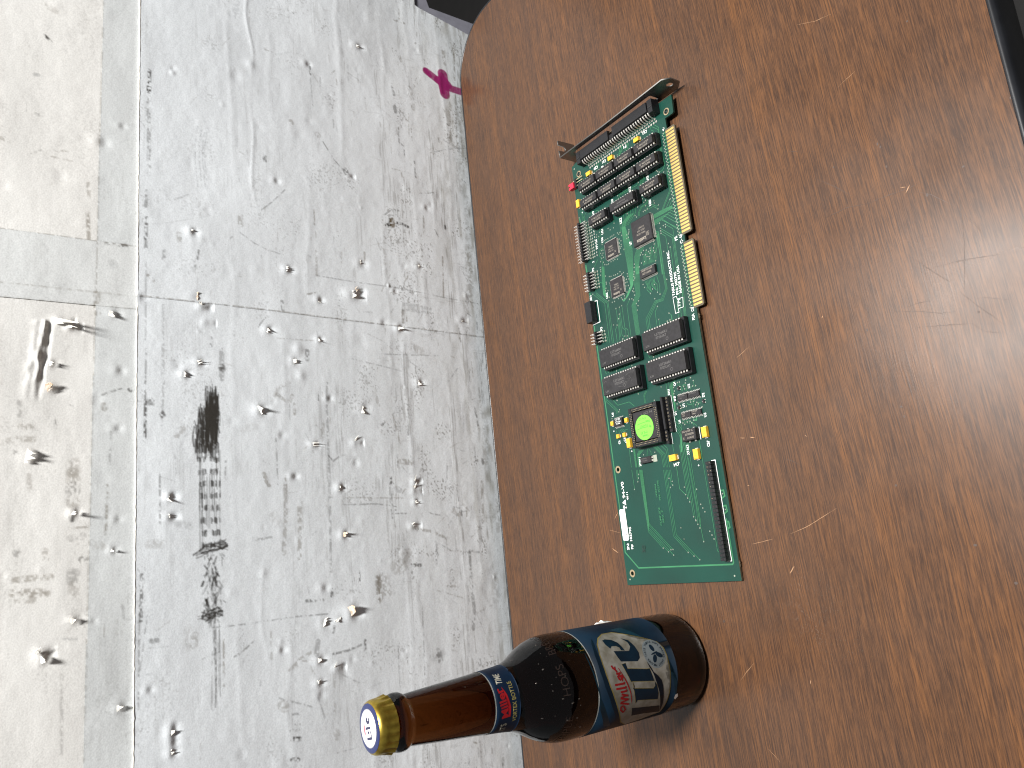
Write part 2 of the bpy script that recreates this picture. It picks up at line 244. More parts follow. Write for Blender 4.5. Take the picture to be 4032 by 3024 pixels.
STROKES = [([[210.5,33.7],[206.3,26.0],[201.9,18.2],[199.8,14.3]],8.5,1,3),([[212.5,14.5],[203.2,13.9],[195.1,14.0],[189.8,13.8]],12,1,3),([[198.1,13.0],[198.4,7.4],[198.2,-0.9],[198.0,-11.5]],8.5,1,3),([[203.8,20.8],[206.0,13.7],[201.5,8.6]],9,1,3),([[210.7,16.0],[199.4,17.7],[191.8,16.3]],7,1,3),([[212.1,34.9],[206.3,30.0]],5,1,3),([[-297.7,249.7],[-329.6,249.8],[-353.0,249.8],[-366.8,250.3]],0.9,0.75,0),([[-329.3,252.0],[-367.9,252.9]],0.7,0.5,0),([[-297.6,250.5],[-334.2,250.5]],0.9,0.6,0),([[-206.7,276.5],[-202.3,287.4]],0.6,0.25,0),([[127.7,295.8],[118.2,296.0],[108.8,296.2]],3,0.8,0),([[117.2,295.8],[113.0,295.9],[108.8,296.2]],3,0.9,0),([[103.7,295.7],[101.1,295.9],[98.4,296.1]],3,0.55,0),([[93.4,295.7],[90.8,295.8],[88.1,296.1]],3,0.5,0),([[86.2,295.6],[84.1,295.8],[82.0,296.0]],3,0.4,0),([[75.0,295.6],[69.9,295.7],[64.8,296.0]],3,0.45,0),([[59.8,295.5],[53.8,295.7],[47.7,295.9]],3,0.4,0),([[43.8,295.4],[39.8,295.6],[35.8,295.8]],3,0.4,0),([[21.8,297.4],[8.1,297.9]],2.6,0.5,0),([[-1.4,297.3],[-18.7,297.8]],2.6,0.75,0),([[-18.6,297.2],[-26.3,297.7]],2.6,0.55,0),([[-37.5,297.5],[-99.8,297.3]],1.2,0.35,0),([[-106.8,296.7],[-129.8,297.1]],1.4,0.5,0),([[-131.5,297.1],[-145.4,297.2]],1.4,0.7,0),([[-147.1,297.0],[-176.1,297.3]],2.2,0.85,0),([[-271.1,298.8],[-302.0,299.1]],2.2,0.7,0),([[-291.9,300.1],[-359.1,300.3]],0.9,0.55,0),([[-294.8,294.6],[-334.3,299.4]],0.8,0.45,0),([[-3.2,337.3],[-24.2,336.1]],2.6,0.55,1),([[13.6,336.9],[7.1,336.7]],2.4,0.4,1),([[-207.6,321.2],[-234.2,321.3],[-242.0,321.6]],1.8,0.55,1),([[-169.6,319.3],[-192.6,320.0]],1.6,0.35,0),([[-130.9,284.7],[-165.8,285.9]],1.8,0.4,0),([[-201.4,287.4],[-236.1,287.2]],1.3,0.6,0),([[-192.4,342.3],[-197.1,342.2]],10,0.35,1),([[-199.9,342.1],[-203.4,342.1]],10,0.4,1),([[-208.9,341.9],[-210.1,341.9]],10,0.55,0),([[-217.6,341.7],[-219.1,341.7]],9,0.45,1),([[-266.5,340.6],[-270.2,340.5]],9,0.45,0),([[-274.7,340.4],[-279.9,340.0]],8,0.3,1),([[-267.4,373.6],[-267.1,365.4],[-267.1,353.8]],4,0.5,1),([[-275.6,373.9],[-276.1,368.9],[-276.6,360.6],[-277.5,356.1]],6,0.6,1),([[-279.5,371.3],[-280.6,363.7]],5,0.4,1),([[-329.8,345.7],[-350.9,345.1],[-378.4,344.7]],2,0.3,0),([[-316.6,263.7],[-322.8,264.5]],6,0.4,1),([[-311.3,268.3],[-323.8,268.4]],7,0.18,1),([[-316.2,291.9],[-316.7,289.0]],4,0.45,0),([[-314.1,304.6],[-316.0,290.8]],1,0.3,0),([[-320.8,293.7],[-321.4,280.5]],0.6,0.35,0),([[-335.1,236.9],[-333.0,231.9],[-326.3,222.4]],1.1,0.6,0),([[-312.8,251.1],[-313.4,222.1]],0.9,0.6,0),([[-322.5,244.0],[-354.0,244.3]],1.5,0.55,1),([[87.9,258.4],[71.5,260.8],[55.9,260.9],[31.7,258.9]],0.8,0.35,2),([[88.7,255.3],[72.3,257.7],[56.6,257.8],[32.4,255.8]],0.8,0.35,2),([[89.4,252.5],[73.0,254.9],[57.3,255.1],[33.0,253.1]],0.8,0.35,2),([[89.9,250.7],[73.4,253.1],[57.7,253.3],[33.3,251.3]],0.8,0.35,2),([[137.9,242.6],[124.8,253.1],[106.2,265.1]],0.7,0.25,1),([[181.0,231.4],[170.6,238.3]],0.8,0.3,1),([[219.6,224.8],[205.0,226.0]],7,0.25,2),([[163.4,369.0],[159.9,362.0]],6,0.25,1),([[136.3,368.6],[133.0,365.1]],2.2,0.9,0),([[101.4,374.5],[101.6,372.3]],3,0.4,2),([[69.1,372.1],[68.6,370.6]],2.2,0.5,0),([[43.8,393.7],[42.3,388.8]],3,0.35,1),([[34.5,376.0],[40.5,368.3]],1.2,0.35,0),([[37.0,361.6],[36.4,348.3]],1.2,0.4,1),([[42.3,358.9],[44.1,351.5]],1.4,0.4,1),([[20.1,337.0],[15.4,336.9]],3,0.45,1),([[244.9,11.6],[226.1,10.5]],4,0.45,1),([[252.7,-3.2],[210.2,0.1]],2,0.55,1),([[188.3,9.8],[133.5,12.0]],2.5,0.5,1),([[192.2,1.0],[130.1,4.8]],1.6,0.6,1),([[191.1,-4.5],[82.7,4.5]],8,0.25,1),([[219.3,64.0],[209.8,60.8]],3,0.45,1),([[259.8,66.2],[259.8,55.2]],2.4,0.5,1),([[182.1,74.8],[170.9,73.7]],3,0.5,0),([[184.0,55.6],[161.6,52.8]],5,0.35,1),([[158.1,74.0],[152.0,73.2]],4,0.5,0),([[135.0,71.3],[119.9,71.7],[116.7,67.0]],1.6,0.5,0),([[178.1,159.1],[167.3,159.0]],1.8,0.7,0),([[163.7,159.2],[135.5,158.2]],1,0.4,0),([[100.3,149.9],[85.2,140.7],[76.7,132.2]],0.9,0.7,0),([[76.8,129.4],[74.0,129.0]],5,0.6,0),([[227.8,174.2],[226.9,171.5]],1.2,0.6,0),([[226.0,127.4],[196.5,125.4]],1.1,0.3,0),([[72.5,204.0],[69.3,203.6]],4,0.6,0),([[113.4,179.3],[112.0,178.3]],4,0.4,1),([[106.5,155.1],[105.7,154.0]],5,0.35,1),([[119.0,32.1],[128.9,7.0],[132.4,-7.2]],1.4,0.45,0),([[135.1,21.3],[130.9,6.8]],1.4,0.4,0),([[89.4,81.3],[89.0,61.5]],1.2,0.35,1),([[135.4,25.3],[130.4,24.4]],4,0.5,1),([[76.3,-1.7],[30.4,1.9]],6,0.3,1),([[20.7,1.0],[-28.4,5.1]],9,0.45,1),([[-28.8,8.6],[-69.1,11.7]],5,0.3,1),([[6.1,32.7],[-35.6,35.7]],1.6,0.6,1),([[19.7,94.3],[-10.2,95.6]],3,0.25,1),([[-1.9,115.2],[-13.0,115.2]],1.8,0.45,1),([[-7.9,161.1],[-30.3,161.4]],2.2,0.35,1),([[31.2,161.5],[17.0,161.5]],1.4,0.5,1),([[-54.2,80.7],[-68.7,81.0]],3,0.5,1),([[-27.7,92.3],[-32.1,91.9]],2,0.3,1),([[35.3,88.0],[30.2,87.1],[29.4,91.3]],3.5,1,0),([[35.2,85.0],[30.0,84.8]],5,0.8,1),([[33.3,79.7],[33.2,74.9],[31.2,68.4]],2.6,0.85,0),([[30.9,95.9],[37.0,94.4],[42.1,89.3],[46.2,83.0],[46.1,77.0]],1.6,0.55,0),([[45.1,50.5],[30.6,51.3],[24.0,54.7]],1.8,0.5,1),([[33.4,38.7],[26.1,35.5]],1.2,0.7,0),([[39.8,26.5],[36.1,26.4]],2.5,0.8,0),([[69.5,52.9],[71.7,42.6],[76.0,30.5]],0.9,0.5,0),([[19.8,210.3],[31.7,198.2],[44.7,187.3]],0.9,0.6,0),([[-9.1,214.8],[-13.4,203.5],[-15.4,192.8]],0.9,0.4,0),([[13.7,102.9],[2.9,98.9]],0.9,0.35,0),([[-30.4,162.1],[-31.8,123.7],[-32.4,85.0],[-36.2,36.5],[-38.1,-9.3]],0.8,0.55,0),([[-46.4,80.1],[-46.9,64.6],[-48.7,50.1]],0.7,0.4,0),([[-47.5,80.2],[-47.9,64.7],[-49.5,50.1]],0.7,0.4,0),([[-48.6,80.3],[-48.9,64.8],[-50.3,50.2]],0.7,0.4,0),([[-49.7,80.4],[-50.0,64.9],[-51.1,50.3]],0.7,0.4,0),([[-50.9,80.4],[-51.0,64.9],[-51.9,50.3]],0.7,0.4,0),([[-52.0,80.5],[-52.0,65.0],[-52.7,50.4]],0.7,0.4,0),([[-53.1,80.6],[-53.0,65.1],[-53.5,50.5]],0.7,0.4,0),([[-54.2,80.7],[-54.1,65.2],[-54.3,50.6]],0.7,0.4,0),([[-88.8,72.7],[-91.5,64.5]],9,0.35,1),([[-97.1,104.3],[-94.7,46.6]],1,0.45,0),([[-103.3,133.1],[-111.8,84.9]],0.8,0.4,0),([[-82.0,212.9],[-76.8,209.9],[-71.5,206.0]],1.2,0.7,0),([[-99.5,173.0],[-106.5,173.3]],4,0.6,0),([[-90.5,198.0],[-89.9,166.6]],0.9,0.45,1),([[-48.8,170.5],[-46.2,162.2]],1.6,0.6,1),([[-58.1,193.2],[-65.1,192.4]],3,0.5,0),([[-49.9,209.2],[-53.2,207.9]],1.4,0.5,0),([[-139.1,201.4],[-132.3,198.4],[-128.0,189.7]],3,0.3,1),([[-138.1,199.5],[-142.6,194.0],[-143.4,189.3],[-138.5,187.2]],3,0.4,1),([[-126.4,156.6],[-140.4,157.8],[-163.9,157.9],[-200.4,158.1],[-230.4,159.0],[-258.0,159.9],[-281.3,160.3]],2.2,0.4,0),([[-162.0,161.8],[-173.6,163.3]],3,0.3,1),([[-173.9,201.5],[-210.5,201.3]],1,0.55,0),([[-145.2,185.5],[-153.9,185.8]],2.2,0.5,1),([[-146.3,189.4],[-157.8,190.3]],1.2,0.35,0),([[-202.2,211.9],[-208.5,209.8],[-211.2,208.1]],3.5,0.5,1),([[-207.1,195.2],[-234.2,195.7],[-264.1,198.0]],3.5,0.4,1),([[-229.3,184.4],[-268.6,185.6]],3.5,0.45,1),([[-207.4,102.3],[-212.3,102.6]],1.6,0.9,0),([[-219.2,102.4],[-242.6,103.5]],1,0.7,0),([[-238.1,103.1],[-238.8,89.7]],1,0.6,0),([[-193.5,93.1],[-194.7,81.9]],5,0.45,1),([[-217.4,98.1],[-218.5,94.9]],5,0.3,0),([[-225.5,92.1],[-223.0,144.7]],0.9,0.45,1),([[-228.9,147.0],[-229.5,116.2],[-232.6,99.2]],0.9,0.6,0),([[-235.3,104.8],[-235.3,99.4]],2,0.5,0),([[-144.0,10.9],[-153.9,8.7],[-162.8,8.3]],2,0.6,0),([[-193.4,7.7],[-196.1,7.3]],4,0.6,0),([[-122.4,3.5],[-146.0,4.0]],2,0.35,1),([[-150.4,-0.1],[-194.5,3.3]],8,0.3,1),([[-213.8,9.8],[-249.6,12.3]],3,0.45,1),([[-227.1,-6.1],[-258.9,-3.9]],6,0.35,1),([[-141.8,81.3],[-170.0,82.9]],1.8,0.45,0),([[-152.7,96.9],[-177.3,91.9]],1.8,0.4,1),([[-133.6,113.8],[-143.8,109.6]],3,0.3,1),([[-161.6,108.0],[-158.5,105.6]],2.2,0.7,0),([[-188.0,158.0],[-192.8,154.2],[-189.0,149.0],[-187.2,142.8]],1,0.6,0),([[-194.0,45.6],[-209.7,46.4]],1.2,0.4,0),([[-238.5,68.3],[-240.7,63.9],[-241.9,57.0]],1,0.6,0),([[-251.5,85.1],[-255.5,67.4],[-262.5,51.8]],2.5,0.45,1),([[-275.2,92.4],[-281.4,98.3],[-283.0,101.7]],14,0.4,1),([[-282.7,88.6],[-283.4,79.9]],3,0.7,0),([[-275.2,29.1],[-291.2,30.1]],2.6,0.5,0),([[-277.4,40.2],[-275.4,26.7],[-277.0,19.5]],2,0.4,0),([[-266.7,62.6],[-284.3,64.1]],2,0.45,0),([[-235.5,205.2],[-240.0,202.7]],8,0.25,1),([[-252.6,218.9],[-251.2,207.5]],1.8,0.4,0),([[-134.7,164.6],[-141.6,164.9]],1.2,0.6,0),([[-226.2,147.9],[-227.2,148.0]],1,0.3,0),([[-238.7,42.5],[-242.1,36.8]],5,0.4,1),([[-233.0,32.3],[-239.5,26.8]],2,0.35,1),([[-290.5,120.1],[-298.8,120.1],[-308.0,119.7]],6,0.65,1),([[-290.9,115.9],[-302.3,113.6]],12,0.4,1),([[-356.0,69.2],[-363.6,67.6]],7,0.5,0),([[-359.0,73.9],[-358.4,65.0]],8,0.25,0),([[-301.7,181.2],[-302.7,168.2]],2.4,0.6,0),([[-313.2,222.1],[-312.6,187.1],[-313.6,163.9]],1,0.6,0),([[-295.7,159.3],[-300.0,160.4]],3,0.7,0),([[-283.5,136.0],[-290.8,136.2]],1.2,0.8,0),([[-344.2,161.6],[-343.4,149.2],[-340.6,138.3]],1.8,0.6,0),([[-337.7,134.2],[-344.7,134.6]],2.2,0.7,0),([[-351.4,196.5],[-344.4,188.3],[-340.6,180.0]],3,0.4,1),([[-374.3,202.5],[-376.2,200.8]],8,0.45,1),([[-346.1,105.6],[-380.0,106.0]],0.9,0.5,0),([[-317.0,80.9],[-380.3,83.3]],0.9,0.55,0),([[-313.0,29.9],[-325.9,29.4],[-342.1,32.2]],3.5,0.45,0),([[-294.2,29.2],[-309.2,28.9]],1.6,0.4,0),([[-303.6,54.4],[-304.8,42.8]],2,0.5,1),([[-333.1,173.3],[-342.2,175.0]],4,0.4,0),([[-399.2,195.6],[-400.1,190.8]],3.5,0.9,0),([[-413.1,196.9],[-414.1,192.2]],3,0.8,0),([[-382.0,195.8],[-382.7,189.7]],1.6,0.6,0),([[-389.6,193.5],[-389.9,190.0]],1.4,0.5,0),([[-393.3,197.1],[-393.7,191.0]],2,0.4,0),([[-323.8,159.7],[-327.9,160.8]],2.2,0.8,0),([[-359.5,161.4],[-388.7,162.4]],2.2,0.3,1),([[-320.6,209.5],[-340.4,209.6]],2,0.3,1),([[-401.2,161.6],[-405.5,160.5]],5,0.3,1),([[-368.5,29.0],[-372.4,28.8]],4,0.4,0),([[-299.5,4.5],[-319.7,5.4]],9,0.3,1),([[-303.8,71.5],[-314.9,40.2]],0.8,0.4,1),([[-389.6,170.3],[-374.0,175.0]],1,0.4,0),([[-360.6,154.9],[-368.9,140.9]],1,0.5,0),([[-416.1,164.2],[-415.6,143.6]],0.8,0.4,0),([[-26.4,324.3],[-26.4,318.9],[-26.1,311.1]],2.8,0.7,0),([[-67.4,330.1],[-77.1,329.6],[-81.5,329.5]],5,0.4,1),([[-42.8,320.6],[-42.6,319.9]],8,0.22,2),([[-48.6,296.2],[-52.7,292.2]],2,0.6,1),([[-10.8,273.5],[-16.6,273.5]],4,0.4,1),([[-19.1,258.4],[-30.1,260.3]],1.6,0.6,0),([[12.8,225.4],[5.6,225.5]],4.5,0.4,1),([[-27.0,284.4],[-33.8,284.8]],3,0.45,0),([[-36.1,261.6],[-41.2,263.4]],2,0.4,0),([[-94.0,250.1],[-101.5,250.3]],2,0.45,0),([[-102.7,242.4],[-127.0,242.7]],4,0.4,0),([[-117.7,242.6],[-118.6,242.2]],6,0.8,0),([[-71.3,285.2],[-125.7,285.2]],2,0.3,0),([[24.7,283.6],[23.6,288.7],[13.7,289.1]],1,0.3,0),([[-13.8,237.9],[-6.4,232.7]],0.9,0.5,0),([[-1.7,226.2],[-9.1,214.8]],0.9,0.4,0),([[18.1,276.8],[24.7,266.4]],1,0.3,0),([[-8.1,302.5],[-3.9,284.5],[9.3,249.8]],0.6,0.2,0),([[-142.6,325.1],[-139.3,317.4],[-137.6,313.0]],1.4,0.6,0),([[-138.0,307.7],[-138.9,306.9]],2.4,0.8,0),([[-149.7,323.9],[-152.6,323.7]],4,0.45,1),([[-146.6,293.8],[-147.8,293.0]],6,0.7,0),([[-171.7,275.6],[-167.3,271.6]],5,0.35,1),([[-149.0,375.2],[-159.3,374.8]],3,0.35,0),([[-166.7,373.6],[-166.6,367.4]],4,0.4,1),([[-176.1,380.0],[-174.9,373.6],[-175.3,366.4]],4,0.4,1),([[-183.4,379.8],[-184.2,375.9]],3,0.5,0),([[-160.4,354.1],[-167.2,353.2]],1.6,0.5,0),([[-151.6,345.3],[-152.4,343.9]],2.5,0.6,0),([[-228.4,342.5],[-230.7,342.1]],3,0.8,0),([[-236.0,344.0],[-235.9,333.1]],1.6,0.5,1),([[-242.9,342.5],[-241.9,335.7]],5,0.3,0),([[-250.1,372.9],[-250.5,372.6]],5,0.5,0),([[-250.2,357.2],[-255.4,356.8]],4,0.4,1),([[-257.6,335.4],[-258.0,334.0]],5,0.6,0),([[-248.7,326.6],[-249.6,323.8]],6,0.3,1),([[-250.2,294.1],[-250.7,286.5]],7,0.3,1),([[-190.1,247.0],[-198.8,247.3]],2,0.4,1),([[-191.9,240.7],[-209.4,241.8]],1.4,0.5,0),([[-236.8,275.0],[-238.9,267.1]],6,0.25,0),([[-155.4,285.9],[-157.2,285.1]],4,0.7,0),([[-184.6,277.2],[-203.4,276.1]],0.8,0.4,0),([[-199.7,368.2],[-209.7,367.1]],3,0.3,1),([[-166.8,226.8],[-165.7,218.6]],8,0.15,1)]
STROKES += [([(-72.2, -40), (-71.8, -8), (-66.4, 216), (-65.5, 304)], .8, .75, 1), ([(-25.6, 304), (-25.4, 425)], .8, .55, 1), ([(-76, 304), (-75.8, 425)], .8, .5, 1), ([(-66, 304), (-65.2, 425)], .8, .5, 1), ([(-540, 332.4), (-385, 332.1), (181, 329.6), (330, 329)], .8, .5, 1)]
# random short scuffs and dashes, mostly along the sheet's handling direction
EXTRA = []
for k in range(2000):
    x = rng.uniform(-560, 330); z = 300-rng.beta(2.0, 1.1)*315 if rng.random() < .86 else rng.uniform(300, 480)
    horiz = rng.random() < .74; l = rng.gamma(1.6, 4.0)+.8; a = rng.normal(0, .05) if horiz else rng.uniform(-1.2, 1.2)+math.pi/2
    lowf = min(1, max(.25, (230-z)/200)); dens = 0.5+0.5*math.sin(x*.021+z*.034)*math.sin(x*.013-z*.05)
    EXTRA.append(([(x, z), (x+l*math.cos(a), z+l*math.sin(a))], abs(rng.normal(.35, .4))+.45, rng.uniform(.14, .85)*(.4+.6*lowf)*dens, int(rng.choice([0, 1, 1, 2]))))
rsm = random.Random(17)
def hair(u0, u1, v0, dv, w_, s_, bend=0.0):
    # u runs along the smear (towards -x) in mm, v across it (mm below its upper rim)
    n_ = 5; EXTRA.append(([(-140.5-(u0+(u1-u0)*t/n_), 264.0-(v0+dv*t/n_+bend*math.sin(math.pi*t/n_))-.004*(u0+(u1-u0)*t/n_)) for t in range(n_+1)], w_, s_, 4))
for k in range(120):
    z_ = rsm.random()
    if z_ < .35: u0 = rsm.uniform(-9, 10); v0 = rsm.triangular(9, 19, 16); u1 = u0+rsm.uniform(10, 26)
    elif z_ < .7: u0 = rsm.uniform(6, 20); v0 = rsm.uniform(4, 19); u1 = u0+rsm.uniform(8, 22)
    else: u0 = rsm.uniform(20, 32); v0 = rsm.uniform(.5, 17.5); u1 = min(47, u0+rsm.uniform(6, 18))
    hair(u0, min(46, u1), v0, rsm.uniform(-1.2, 1.2), rsm.uniform(.5, 1.2), rsm.uniform(.7, 1.0), rsm.uniform(-.9, .9))
for k in range(60): v0 = rsm.triangular(5, 18, 12); u0 = rsm.uniform(4, 28)-v0*.25; hair(u0, u0+rsm.uniform(8, 20), v0, rsm.uniform(-.8, .8), rsm.uniform(.7, 1.4), .95, rsm.uniform(-.5, .5))
for k in range(30): v0 = rsm.uniform(1.0, 18); hair(34+rsm.uniform(0, 6), 44+rsm.uniform(0, 6), v0, 0, rsm.uniform(.6, 1.2), .85)
for r_ in range(8):
    uc = 50+9.1*r_; 
    for k in range(22): v0 = rsm.uniform(2.5+.3*r_, 9) if k % 2 else rsm.uniform(11.5, 18.6); hair(uc-rsm.uniform(.6, 2.4), uc+rsm.uniform(.6, 2.4), v0, rsm.uniform(-.3, .3), rsm.uniform(.45, .9), rsm.uniform(.4, .95)*(1 if v0 > 11 or rsm.random() < .6 else .35))
for k in range(24): v0 = rsm.uniform(2.5, 19); u0 = rsm.uniform(42, 85); hair(u0, u0+rsm.uniform(12, 40), v0, rsm.uniform(-.4, .4), .5, rsm.uniform(.35, .8))
for k in range(90): v0 = rsm.uniform(5.5, 19.5); u0 = rsm.uniform(118, 168); hair(u0, u0+rsm.uniform(1, 6), v0, rsm.uniform(-2.5, 2.5), rsm.uniform(.5, 1.3), rsm.uniform(.3, .95))
for uc, va, vb in ((112, -1, 22), (115.5, 1, 23), (160, 2, 18), (163, 5, 19)):
    for k in range(7): EXTRA.append(([(-140.5-(uc+rsm.uniform(-2.2, 2.2)+(vb-va)*.25*(1-t/6)**2), 263.5-(va+(vb-va)*t/6)) for t in range(rsm.randint(0, 2), 7)], rsm.uniform(.5, 1.0), rsm.uniform(.6, 1.0), 4))
for k in range(9): v0 = rsm.uniform(12, 17); u0 = rsm.uniform(165, 205); hair(u0, u0+rsm.uniform(8, 40), v0, rsm.uniform(-.5, .5), .5, rsm.uniform(.25, .6))
SCOL = np.array([(0.040, 0.034, 0.028), (0.125, 0.095, 0.055), (0.16, 0.17, 0.18), (0.27, 0.012, 0.12), (0.030, 0.027, 0.023)])
DENTS = [(rng.uniform(-520, 300), rng.uniform(-30, 410), rng.uniform(1.6, 6), rng.normal(0, .22)) for k in range(260)]
RIDGE = [(z, rng.uniform(1.5, 3.5), rng.uniform(.10, .26), k) for k, z in enumerate((196, 168, 131, 96, 83, 56, 38, 17, 233, 214))]
def sheet(name, x0, x1, z0, z1, y, tint, parent, mask=None, step=0.65, dirt=1.0, relief=1.0, seed=0):
    nx = int((x1-x0)/step)+1; nzv = int((z1-z0)/step)+1
    xs = np.linspace(x0, x1, nx); zs = np.linspace(z0, z1, nzv); X, Z = np.meshgrid(xs, zs, indexing='ij')
    H = (vnoise(X, Z, 95, 70, 1)-.5)*2.0+(vnoise(X, Z, 34, 22, 2)-.5)*.55+(vnoise(X, Z, 12, 7, 3)-.5)*.17+(vnoise(X, Z, 4.5, 3.2, 4)-.5)*.07+(vnoise(X, Z, 1.9, 1.7, 14)-.5)*.035
    for zc, wd_, am, k in RIDGE:
        c_ = zc+(vnoise(X, Z*0, 40, 50, 20+k)-.5)*7; on = np.clip(vnoise(X, Z*0, 75, 50, 40+k)*2.2-.7, 0, 1)
        H += am*on*np.exp(-((Z-c_)/wd_)**2)
    for dx, dz, r_, a_ in DENTS:
        if x0-20 < dx < x1+20 and z0-20 < dz < z1+20:
            i0, i1 = np.searchsorted(xs, (dx-3*r_, dx+3*r_)); j0, j1 = np.searchsorted(zs, (dz-3*r_, dz+3*r_))
            H[i0:i1, j0:j1] += a_*np.exp(-((X[i0:i1, j0:j1]-dx)**2+((Z[i0:i1, j0:j1]-dz)*1.2)**2)/r_**2)
    for fx, fz, p_, w_, l_, k_, an in FLAPS:
        if x0-20 < fx < x1+20 and z0-20 < fz < z1+20:
            r_ = 2.2+.35*w_; i0, i1 = np.searchsorted(xs, (fx-3*r_, fx+3*r_)); j0, j1 = np.searchsorted(zs, (fz-3*r_, fz+3*r_))
            d2 = (X[i0:i1, j0:j1]-fx)**2+(Z[i0:i1, j0:j1]-fz)**2; H[i0:i1, j0:j1] += (.10*p_+.25)*np.exp(-d2/r_**2)-(.08*p_+.5)*np.exp(-((X[i0:i1, j0:j1]-fx)**2+(Z[i0:i1, j0:j1]-fz+.9*l_)**2)/(.8*r_)**2)
    H *= relief
    # the long tear with its lifted crease in the upper left sheet
    if z1 > 350:
        t = np.clip((-90-X)/55, 0, 1); cz = 358.5+5.5*t; on = np.clip((-89-X)/3, 0, 1)*np.clip((X+150)/14, 0, 1); e_ = Z-cz
        rg = .45+1.1*vnoise(X, Z, 5, 3, 60); wv = (vnoise(X, Z*0, 6, 50, 61)-.5)*2.4; H += on*rg*(1.25*(1-t*.6)*np.exp(-((e_-3.4-wv)/1.7)**2)+.5*np.exp(-((e_-7.5+wv)/2.6)**2)-1.1*(1-t*.4)*np.exp(-((e_+.2+wv)/1.3)**2))
    col = np.ones((nx, nzv, 3))*np.array(tint)*1.04
    g = vnoise(X, Z, 120, 90, 5)*.6+vnoise(X, Z, 30, 24, 6)*.4; col *= (1-.07*(g-.5))[..., None]
    def over(al, cc): 
        nonlocal col
        col = col*(1-al[..., None])+al[..., None]*np.array(cc)
    low = np.clip((185-Z)/215, 0, 1)*dirt
    mot = np.clip(vnoise(X, Z, 22, 11, 7)*.55+vnoise(X, Z, 7, 4, 8)*.45-.28, 0, 1)
    over(np.clip(low*(.10+.75*mot), 0, .5)*.42, (0.33, 0.31, 0.25))
    st_ = vnoise(X, Z, 16, .9, 9)*vnoise(X, Z, 55, 9, 10); over(np.clip((st_-.50)*3.0, 0, .55)*(.20+.70*low)*dirt, (0.12, 0.105, 0.08))
    sv_ = vnoise(X, Z, 1.0, 11, 15)*vnoise(X, Z, 8, 40, 16); over(np.clip((sv_-.62)*2.0, 0, .4)*(.1+.5*low)*dirt, (0.18, 0.165, 0.14))
    sp = vnoise(X, Z, 1.3, 1.1, 11)*vnoise(X, Z, 26, 18, 12); over(np.clip((sp-.56)*4.5, 0, .7)*(.3+.7*low)*dirt, (0.10, 0.085, 0.065))
    over(np.clip((vnoise(X, Z, 40, 5, 13)*.6+vnoise(X, Z, 9, 2.5, 17)*.4-.52)*3.2, 0, 1)*np.clip((46-Z)/50, 0, 1)*np.clip((X+480)/60, 0, 1)*.6*dirt, (0.20, 0.18, 0.13))
    tex = vnoise(X, Z, 1.6, 1.3, 30)*.6+vnoise(X, Z, 4.5, 3.5, 31)*.4
    for pts, wd_, s_, ci in STROKES+EXTRA:
        q = np.array(pts); h_ = wd_/2+1.6
        if q[:, 0].max()+h_ < x0 or q[:, 0].min()-h_ > x1 or q[:, 1].max()+h_ < z0 or q[:, 1].min()-h_ > z1: continue
        i0, i1 = np.searchsorted(xs, (q[:, 0].min()-h_, q[:, 0].max()+h_)); j0, j1 = np.searchsorted(zs, (q[:, 1].min()-h_, q[:, 1].max()+h_))
        if i1 <= i0 or j1 <= j0: continue
        xx, zz_ = X[i0:i1, j0:j1], Z[i0:i1, j0:j1]; D = np.full(xx.shape, 1e9)
        for (ax, az), (bx_, bz_) in zip(pts[:-1], pts[1:]):
            ux, uz = bx_-ax, bz_-az; t = np.clip(((xx-ax)*ux+(zz_-az)*uz)/max(ux*ux+uz*uz, 1e-9), 0, 1); D = np.minimum(D, np.hypot(xx-ax-t*ux, zz_-az-t*uz))
        al = np.clip(.5-(D-wd_/2)/1.1, 0, 1)
        if ci == 3: al = al*(.86+.14*tex[i0:i1, j0:j1])
        elif ci == 4: al = al*s_*np.clip(tex[i0:i1, j0:j1]*2.2+.12, .2, 1)
        else: al = al*s_*np.clip(tex[i0:i1, j0:j1]*3.4-1.05, .08 if wd_ < 2 else .0, 1)
        if wd_ > 5 and ci < 3: al = al*np.clip(1.15-D/(wd_/2+.1), 0, 1)**.5
        col[i0:i1, j0:j1] = col[i0:i1, j0:j1]*(1-al[..., None])+al[..., None]*SCOL[ci]
    Y = y-H
    co = np.stack([X, Y, Z], -1).reshape(-1, 3)*MM
    I = np.arange(nx*nzv).reshape(nx, nzv); q = np.stack([I[:-1, :-1], I[1:, :-1], I[1:, 1:], I[:-1, 1:]], -1)
    if mask is not None: q = q[mask(X[:-1, :-1]+step/2, Z[:-1, :-1]+step/2)]
    q = q.reshape(-1, 4)
    # rim so that the sheet has thickness: front grid plus a folded-back border
    me = bpy.data.meshes.new(name); nv = len(co); nf = len(q)
    me.vertices.add(nv); me.vertices.foreach_set('co', co.astype(np.float32).ravel())
    me.loops.add(nf*4); me.loops.foreach_set('vertex_index', q.astype(np.int32).ravel())
    me.polygons.add(nf); me.polygons.foreach_set('loop_start', np.arange(0, nf*4, 4, dtype=np.int32)); me.polygons.foreach_set('use_smooth', np.ones(nf, dtype=bool))
    me.update(calc_edges=True)
    at = me.attributes.new('stain', 'FLOAT_COLOR', 'POINT'); at.data.foreach_set('color', np.concatenate([col.reshape(-1, 3), np.ones((nv, 1))], 1).astype(np.float32).ravel())
    me.materials.append(M['card']); me.validate()
    return obj(name, me, parent)
cd = mat('white_card', (.7, .7, .7), .62, spec=.35); N, L, b = nodes(cd)
at = N.new('ShaderNodeAttribute'); at.attribute_name = 'stain'; tc = N.new('ShaderNodeTexCoord')
